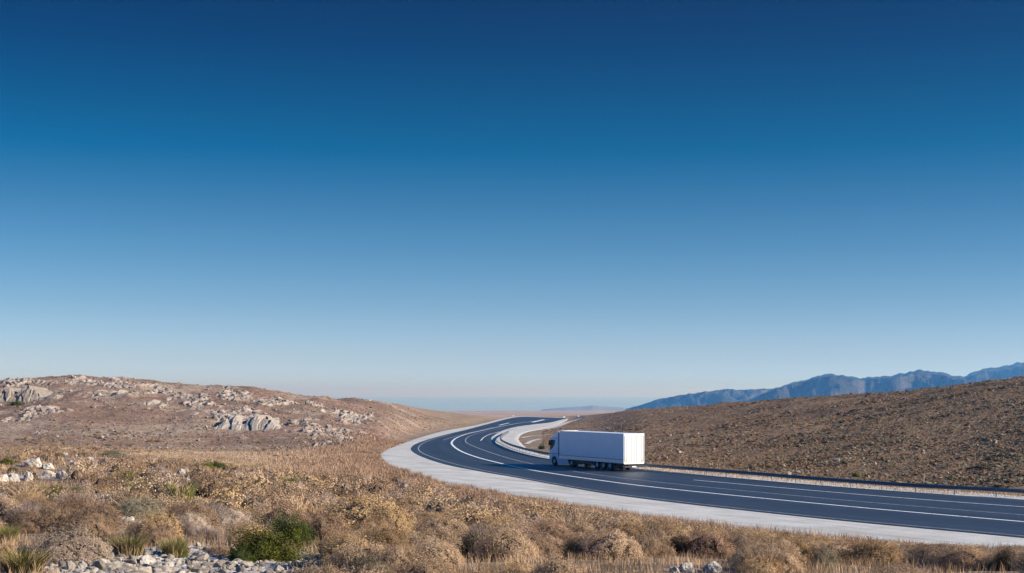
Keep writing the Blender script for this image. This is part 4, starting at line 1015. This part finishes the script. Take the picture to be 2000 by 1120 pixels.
for i, (kind, px, py, w, h, lab) in enumerate(FEATURE):
    if lab is None: continue
    x, y = at(px, py, 15, 420); s = y / F
    plant(kind, i, x, y, w * s * 1.05, h * s * 1.05, lab); feat_xy.append((x, y, w * s / 2)); IMG_KEEP.append((px, py - h * .5, w, y))

# the nearer dry shrubs, each a thing of its own
ANCHOR = [(512, 1098, "the big yellow green bush"), (285, 1101, "the gravel patch"), (132, 1096, "the wide pale seed head mound"), (708, 1042, "the great golden mound"), (252, 1084, "the bright rush clump"),
          (922, 1092, "the dark brown hollow bush"), (1112, 1092, "the dark green black bush"), (1385, 1086, "the rusty mound"), (1366, 1118, "the limestone pair"), (1705, 1106, "the golden brown mound"), (1672, 1075, "the dark sided white stone"),
          (1880, 1112, "the rust brown corner mound"), (268, 1010, "the grey green scrub"), (452, 1030, "the bleached feathery brush"), (1270, 1050, "the grey green tuft"), (45, 1118, "the corner rushes"), (985, 1098, "the tall straw shrub"),
          (566, 1066, "the dark green bush"), (860, 1054, "the yellow rimmed mound"), (1600, 1112, "the bottom edge grey green shrub"), (1190, 1092, "the broad straw dome"), (60, 1036, "the straw dome by the left edge")]
axy = np.array([at(p, q, 15, 150) for p, q, _ in ANCHOR])
LOOK = {'straw': "straw coloured cushion shrub", 'golden': "golden tipped cushion shrub", 'rust': "rusty brown twiggy shrub", 'rush': "green rush clump", 'grey': "mauve grey dead brush", 'tussock': "dry grass tussock", 'pale': "bleached pale shrub", 'sage': "grey green shrub"}
ORD = ["nearest", "second", "third", "fourth", "fifth", "sixth", "seventh", "eighth", "ninth", "tenth", "eleventh", "twelfth"]
cand, cpx = px_points(9000, -40, 2060, 21, 118, 77, 1.15)
keep = []
cell = {}
bare = [(at(p, q, 15, 120), r) for p, q, r in [(335, 1106, 3.3), (200, 1112, 1.1), (450, 1106, 1.7), (275, 1016, 1.1), (180, 1120, 1.2), (470, 1118, 1.4), (380, 1118, 2.4)]]
for (x, y), px in zip(cand, cpx):
    if room(x, y) < .12: continue
    gy = HOR + (CAMZ - float(ground_z(x, y))) / y * F
    if any(y < d and abs(px - a) < w * .45 + .45 * F / y and gy - .8 * F / y < b for a, b, w, d in IMG_KEEP if d - y < 14): continue
    if (130 < px < 610 and y < 28.0) or (1290 < px < 1440 and y < 27.0): continue
    if road_sd(x, y) < .5 or any(math.hypot(x - a, (y - b) * .8) < r for (a, b), r in bare): continue
    if any((x - a) ** 2 + (y - b) ** 2 < (r * .85) ** 2 for a, b, r in feat_xy): continue
    if not clear_of_rocks(np.array([[x, y]]), 1.15)[0]: continue
    rad = .86 + .010 * max(0, y - 30)
    cx_, cy_ = int(x // 1.5), int(y // 1.5)
    if any((x - a) ** 2 + (y - b) ** 2 < rad * rad for i in (-1, 0, 1) for j in (-1, 0, 1) for a, b in cell.get((cx_ + i, cy_ + j), ())): continue
    cell.setdefault((cx_, cy_), []).append((x, y)); keep.append((x, y))
keep = np.array(keep)
q1 = fbm(keep[:, 0] / 5, keep[:, 1] / 7, 3, 81); q2 = fbm(keep[:, 0] / 4, keep[:, 1] / 6, 3, 82); rr = rng.random(len(keep))
kinds = []
for (x, y), a, b, r in zip(keep, q1, q2, rr):
    left = x / y < -.12
    if a > .28: k = 'golden' if r < .6 else 'straw'
    elif a < -.3: k = 'grey' if r < .75 else 'tussock'
    elif b > .25: k = 'rust' if r < .6 else 'straw'
    elif b < -.3: k = 'tussock' if r < .22 else 'grey' if (left and r < .75) else 'straw'
    else: k = 'straw' if r < .55 else 'golden' if r < .72 else 'rust' if r < .86 else 'sage' if r < .93 else 'pale' if r < .965 else 'tussock'
    if left and (r * 37.7) % 1 < .045: k = 'rush'
    if road_sd(x, y) < 6: k = 'tussock' if r < .3 else 'rust' if r < .6 else 'straw'
    kinds.append(k)
order = np.argsort(keep[:, 1]); maxh = room(keep[:, 0], keep[:, 1])
size = rng.lognormal(math.log(1.32), .3, len(keep)).clip(.65, 2.4); hrat = rng.uniform(.42, .66, len(keep))
size = np.minimum(size, 1.25 + .03 * (keep[:, 1] - 25)); hrat = np.minimum(hrat * size, maxh) / size
NIND = 255
ind = order[:NIND]; rest = order[NIND:]
info = {}
for i in ind:
    x, y = keep[i]; d = np.hypot(axy[:, 0] - x, axy[:, 1] - y); j = int(np.argmin(d)); dx, dy = x - axy[j, 0], y - axy[j, 1]
    rel = ("behind" if dy > 0 else "in front of") if abs(dy) > abs(dx) else ("right of" if dx > 0 else "left of")
    info.setdefault((kinds[i], j, rel), []).append((d[j], i))
lab = {}
for (k, j, rel), lst in info.items():
    for n, (_, i) in enumerate(sorted(lst)): lab[i] = (f"{ORD[min(n, 11)]} {LOOK[k]} {rel} {ANCHOR[j][2]}" if len(lst) > 1 else f"{LOOK[k]} {rel} {ANCHOR[j][2]}")
GROUP = {'straw': "dry cushion shrubs of the near slope", 'golden': "dry cushion shrubs of the near slope", 'rust': "dry cushion shrubs of the near slope", 'grey': "dead brush of the near slope", 'tussock': "grass tussocks of the near slope", 'pale': "dry cushion shrubs of the near slope", 'sage': "dry cushion shrubs of the near slope", 'rush': "rush clumps of the near slope"}
for i in ind:
    x, y = keep[i]; k = kinds[i]; W = size[i]; W *= .75 if k == 'tussock' else .55 if k == 'rush' else 1; H = min(W * hrat[i] * (1.25 if k in ('tussock', 'grey') else 1), float(maxh[i]) + .05)
    plant(k, int(i), x, y, W, H, lab[i], GROUP[k])

# the scrub farther down the slope and on the hills: a ground cover nobody could count
def scatter_mesh(name, P, W, H, protos, which, mats, tint, label, cat):
    V, FT, FQ, T, base = [], [[] for _ in mats], None, [], 0
    allf, mi, tl = [], [], []
    a = rng.uniform(0, 6.28, len(P)); zz = ground_z(P[:, 0], P[:, 1])
    for k, parts in enumerate(protos):
        m = np.nonzero(which == k)[0]
        if not len(m): continue
        for v, f, mat in parts:
            q = v[None] * np.stack([W[m] / 2, W[m] / 2, H[m]], -1)[:, None, :]
            c, s = np.cos(a[m])[:, None], np.sin(a[m])[:, None]
            q = np.stack([q[..., 0] * c - q[..., 1] * s + P[m, 0][:, None], q[..., 0] * s + q[..., 1] * c + P[m, 1][:, None], q[..., 2] + zz[m][:, None]], -1)
            V.append(q.reshape(-1, 3).astype(np.float32)); tl.append(np.repeat(tint[m], len(v)))
            if f.shape[1] == 3: f = np.c_[f, f[:, 2]]     # padded, split again below
            allf.append((f[None] + (base + np.arange(len(m)) * len(v))[:, None, None]).reshape(-1, 4)); mi.append(np.full(len(m) * len(f), mats.index(mat))); base += len(m) * len(v)
    Fa = np.concatenate(allf); mi = np.concatenate(mi); tri = Fa[:, 2] == Fa[:, 3]
    me = mesh_np(name, np.concatenate(V), [Fa[~tri], Fa[tri][:, :3]], None, attrs={'tint': np.concatenate(tl)})
    for mt in mats: me.materials.append(LM[mt])
    me.polygons.foreach_set('material_index', np.concatenate([mi[~tri], mi[tri]]).astype(np.int32))
    return tag(link(name, me), label, cat, kind='stuff')
def mini(nst, nlf, size, seed, twig, leaf, w=.02): return [(*join(core_mesh(seed, .58, n=8, m=4), stems_mesh(nst, seed, w)), twig), (*leaves_mesh(nlf, seed, size, max(14, nlf // 4), .09), leaf)]
kk = ['straw', 'golden', 'rust', 'grey', 'tussock', 'pale', 'sage', 'rush']
def mp_set(m, z): return [mini(60, int(700 * m), z, 1, 'twig', 'straw', .012), mini(60, int(700 * m), z, 2, 'twig', 'golden', .012), mini(80, int(600 * m), z, 3, 'twig', 'rust', .012), mini(190, int(160 * m), z, 4, 'grey', 'grey', .012), [(*blades_mesh(120, 5, .02, .5, .75), 'dry')], mini(60, int(660 * m), z, 6, 'grey', 'pale', .012), mini(60, int(660 * m), z, 7, 'twig', 'sage', .012), [(*blades_mesh(120, 8, .022, .5, .6), 'rush')]]
mp = mp_set(1.0, .036) + mp_set(.45, .056)
print('scrub', len(rest), (keep[rest][:, 1] > 75).sum())
wh = np.array([kk.index(kinds[i]) for i in rest]) + np.where(keep[rest][:, 1] > 75, 8, 0)
scatter_mesh("dry_scrub", keep[rest], size[rest] * 1.12, size[rest] * hrat[rest], mp, wh, ['twig', 'straw', 'golden', 'rust', 'grey', 'dry', 'pale', 'sage', 'rush'], rng.random(len(rest)), "continuous cover of dry scrub between the near slope and the road", "scrub")

P, px = px_points(5200, -60, 850, 114, 250, 63, .8)
m = (road_sd(P[:, 0], P[:, 1]) > 1.5) & (rng.random(len(P)) < smooth(.35 + .9 * fbm(P[:, 0] / 9, P[:, 1] / 9, 4, 64)) * (.06 + .94 * smooth((px - 330) / -200 + .2))); P = P[m]
r = rng.random(len(P)); wh2 = np.where(r < .45, 10, np.where(r < .8, 8, np.where(r < .92, 14, 11))); W = rng.lognormal(math.log(.85), .35, len(P)).clip(.4, 1.8)
scatter_mesh("hollow_scrub", P, W, W * rng.uniform(.25, .42, len(P)), mp, wh2, ['twig', 'straw', 'golden', 'rust', 'grey', 'dry', 'pale', 'sage', 'rush'], rng.random(len(P)), "thin scrub dotted over the grassy hollow below the left hill", "scrub")

# grasses: one stuff object per meadow
def grass(name, P, L, W, mat, label, lean=.35, tint=None, seed=0):
    rg = np.random.default_rng(seed); n = len(P); z = ground_z(P[:, 0], P[:, 1]) - .03
    b = np.c_[P, z]; a = rg.uniform(0, 6.28, n); o = np.c_[np.cos(a), np.sin(a)] * (lean * L * rg.random(n))[:, None]
    mid = b + np.c_[o * .35, L * .6]; tip = b + np.c_[o, L]; t = rg.uniform(0, 6.28, n); s = np.c_[np.cos(t), np.sin(t), np.zeros(n)] * W[:, None]
    V = np.stack([b - s, b + s, mid - s * .8, mid + s * .8, tip], 1).reshape(-1, 3); k = np.arange(n)[:, None] * 5
    Fc = np.concatenate([k + np.array([[0, 1, 3]]), k + np.array([[0, 3, 2]]), k + np.array([[2, 3, 4]])])
    tn = np.repeat(rg.random(n) * .5 if tint is None else tint, 5)
    return tag(link(name, mesh_np(name, V, Fc, LM[mat], attrs={'tint': tn})), label, "grass", kind='stuff')
P, px = px_points(190000, -60, 2070, 20, 118, 91, 1.0)
dens = smooth((fbm(P[:, 0] / 3.0, P[:, 1] / 4.0, 4, 92) + .25) / .6) * .8 + .2
okb = np.ones(len(P), bool)
for (a, b), r in bare: okb &= np.hypot(P[:, 0] - a, (P[:, 1] - b) * .8) > r
pxq = CX + P[:, 0] / P[:, 1] * F; okb &= ~((pxq > 130) & (pxq < 590) & (P[:, 1] < 27.5)) & clear_of_rocks(P)
m = (rng.random(len(P)) < dens) & (road_sd(P[:, 0], P[:, 1]) > .2) & okb; P = P[m]
grass("dry_grass", P, rng.uniform(.08, .30, len(P)) * (1 + .004 * P[:, 1]), np.maximum(.005, P[:, 1] * .00013), 'dry', "thin dry grass growing between the shrubs of the near slope", .5, smooth(.5 + .6 * fbm(P[:, 0] / 6, P[:, 1] / 6, 3, 93)) * .9, 1)
# feathery tall grass along the outer edge of the verge
vo_s = vo[20:]; s_ = np.r_[0, np.cumsum(np.linalg.norm(np.diff(vo, axis=0), axis=1))]
n = 150000; u = rng.uniform(0, s_[min(len(s_) - 1, 150)], n); bx, by = np.interp(u, s_, vo[:, 0]), np.interp(u, s_, vo[:, 1])
tg = np.gradient(vo, axis=0); tg /= np.linalg.norm(tg, axis=1, keepdims=True); ox, oy = np.interp(u, s_, tg[:, 1]), np.interp(u, s_, -tg[:, 0])
cl = fbm(u / 2.2, u * 0 + 3.3, 3, 95); off = np.abs(rng.normal(0, 1, n)) * np.where(rng.random(n) < .6, 2.4, 7.0) - .5
P = np.c_[bx, by]; nrm = np.c_[ox, oy]
test = road_sd(bx + ox * 2, by + oy * 2) > road_sd(bx - ox * 2, by - oy * 2); nrm[~test] *= -1
P = P + nrm * off[:, None]; L = (.28 + .5 * smooth(cl + .5)) * rng.uniform(.5, 1.15, n); far = P[:, 1] > 150; L[far] *= .7
L = np.minimum(L, np.where(P[:, 1] < 130, room(P[:, 0], P[:, 1]) + rng.uniform(.02, .8, n) ** 1.5, L)); m = (rng.random(n) < smooth(cl * 1.4 + .55)) & (P[:, 1] < 330) & (L > .1); P, L = P[m], L[m]
grass("verge_grass", P, L, np.maximum(.006, P[:, 1] * .00013), 'feather', "tall feathery dry grass along the near edge of the pale verge", .55, None, 2)
# tan meadow in the hollow below the left hill, and tufts under and behind the guard rail
P, px = px_points(120000, -60, 860, 116, 262, 96, 1.0)
m = (road_sd(P[:, 0], P[:, 1]) > .3) & (rng.random(len(P)) < smooth(.62 + .9 * fbm(P[:, 0] / 6, P[:, 1] / 9, 4, 97)) * smooth((262 - P[:, 1]) / 55)); P = P[m]
grass("meadow_grass", P, rng.uniform(.07, .26, len(P)), P[:, 1] * .00013, 'dry', "short tan meadow grass in the hollow below the left hill", .9, smooth(.5 + .9 * fbm(P[:, 0] / 9, P[:, 1] / 12, 4, 98)) * .9, 3)
q = rng.integers(0, len(rail_line) - 1, 26000); tgr = np.gradient(rail_line, axis=0); tgr /= np.linalg.norm(tgr, axis=1, keepdims=True)
side = np.c_[tgr[q, 1], -tgr[q, 0]]; c0 = rail_line[q]; t1 = road_sd(*(c0 + side * 3).T) > road_sd(*(c0 - side * 3).T); side[~t1] *= -1
P = c0 + side * (rng.uniform(.15, 4.5, len(q)) ** 1.0)[:, None] + rng.normal(0, .3, (len(q), 2)); m = (P[:, 1] < 176) & (P[:, 0] / P[:, 1] > .05); P = P[m]
grass("rail_grass", P, rng.uniform(.15, .42, len(P)), P[:, 1] * .00018, 'dry', "strip of dry grass behind the guard rail", .5, None, 4)

# low scrub on the two hills
def tuft(seed, leaf, nb=18, w=.045, fan=.9, h=(.5, 1.0)): return [(*blades_mesh(nb, seed, w, .75, fan, h), leaf)]
def dot(seed, nlf, size, leaf): return [(*core_mesh(seed, .72, n=6, m=3), leaf), (*leaves_mesh(nlf, seed, size, 12, .12), leaf)]
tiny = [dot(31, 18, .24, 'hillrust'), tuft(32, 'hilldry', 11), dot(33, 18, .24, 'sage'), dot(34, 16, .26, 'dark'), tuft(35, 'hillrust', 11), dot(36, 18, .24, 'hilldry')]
P, px = px_points(300000, 1060, 2080, 122, 560, 51, .35)
cl = fbm(P[:, 0] / 16, P[:, 1] / 9, 4, 52)
m = (road_sd(P[:, 0], P[:, 1]) > 3.2) & (rng.random(len(P)) < (.55 + .45 * smooth(cl + .5)) * (.55 + .45 * smooth((px - 1150) / 600))); P = P[m]; cl = cl[m]; px = px[m]
r = rng.random(len(P)); which = np.where(r < .50, 0, np.where(r < .70, 1, np.where(r < .80, 2, np.where(r < .85, 3, np.where(r < .92, 4, 5)))))
st = fbm(P[:, 0] / 22, P[:, 1] / 7, 4, 57)
which = np.where((st > .22) & (r > .55), np.where(r > .78, 3, np.where(r > .66, 2, 5)), which)
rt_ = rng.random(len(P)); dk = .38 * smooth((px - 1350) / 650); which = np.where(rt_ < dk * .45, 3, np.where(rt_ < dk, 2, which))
W = (rng.lognormal(math.log(.28), .42, len(P)) * (.8 + .6 * smooth(st + .3))).clip(.16, 1.3)
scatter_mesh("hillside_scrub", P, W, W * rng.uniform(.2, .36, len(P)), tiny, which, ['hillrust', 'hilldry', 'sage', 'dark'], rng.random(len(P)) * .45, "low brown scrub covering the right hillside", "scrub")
P, px = px_points(60000, -60, 1000, 226, 480, 53, .5)
cl = fbm(P[:, 0] / 16, P[:, 1] / 12, 4, 54); m = (road_sd(P[:, 0], P[:, 1]) > 3) & (rng.random(len(P)) < .15 + .6 * smooth(cl + .4)); P = P[m]
r = rng.random(len(P)); which = np.where(r < .42, 0, np.where(r < .72, 1, np.where(r < .76, 2, np.where(r < .79, 3, 4)))); W = rng.lognormal(math.log(.36), .35, len(P)).clip(.2, 1.2)
scatter_mesh("hill_scrub", P, W, W * rng.uniform(.2, .4, len(P)), tiny, which, ['hillrust', 'hilldry', 'sage', 'dark'], rng.random(len(P)) * .9, "sparse low scrub on the left hill", "scrub")

# ------------------------------------------------------------------ haze: the air between here and the horizon
def make_haze():
    bm = bmesh.new(); bmesh.ops.create_cube(bm, size=1.0)
    z0, z1 = SEA_Z - 9, 232.0
    for v in bm.verts: v.co = Vector((v.co.x * 96000, 32500 + v.co.y * 75000, (z0 + z1) / 2 + v.co.z * (z1 - z0)))
    me = bpy.data.meshes.new("haze"); bm.to_mesh(me); bm.free()
    m = bpy.data.materials.new("haze"); m.use_nodes = True; nt = m.node_tree; nt.nodes.clear()
    out = nt.nodes.new("ShaderNodeOutputMaterial"); pv = nt.nodes.new("ShaderNodeVolumePrincipled")
    pv.inputs['Color'].default_value = (*HAZE_COLOR, 1); pv.inputs['Density'].default_value = HAZE_DENSITY; pv.inputs['Absorption Color'].default_value = (1, 1, 1, 1); pv.inputs['Anisotropy'].default_value = 0.3
    nt.links.new(pv.outputs[0], out.inputs['Volume']); me.materials.append(m)
    tag(link("haze", me), kind='stuff')
make_haze()
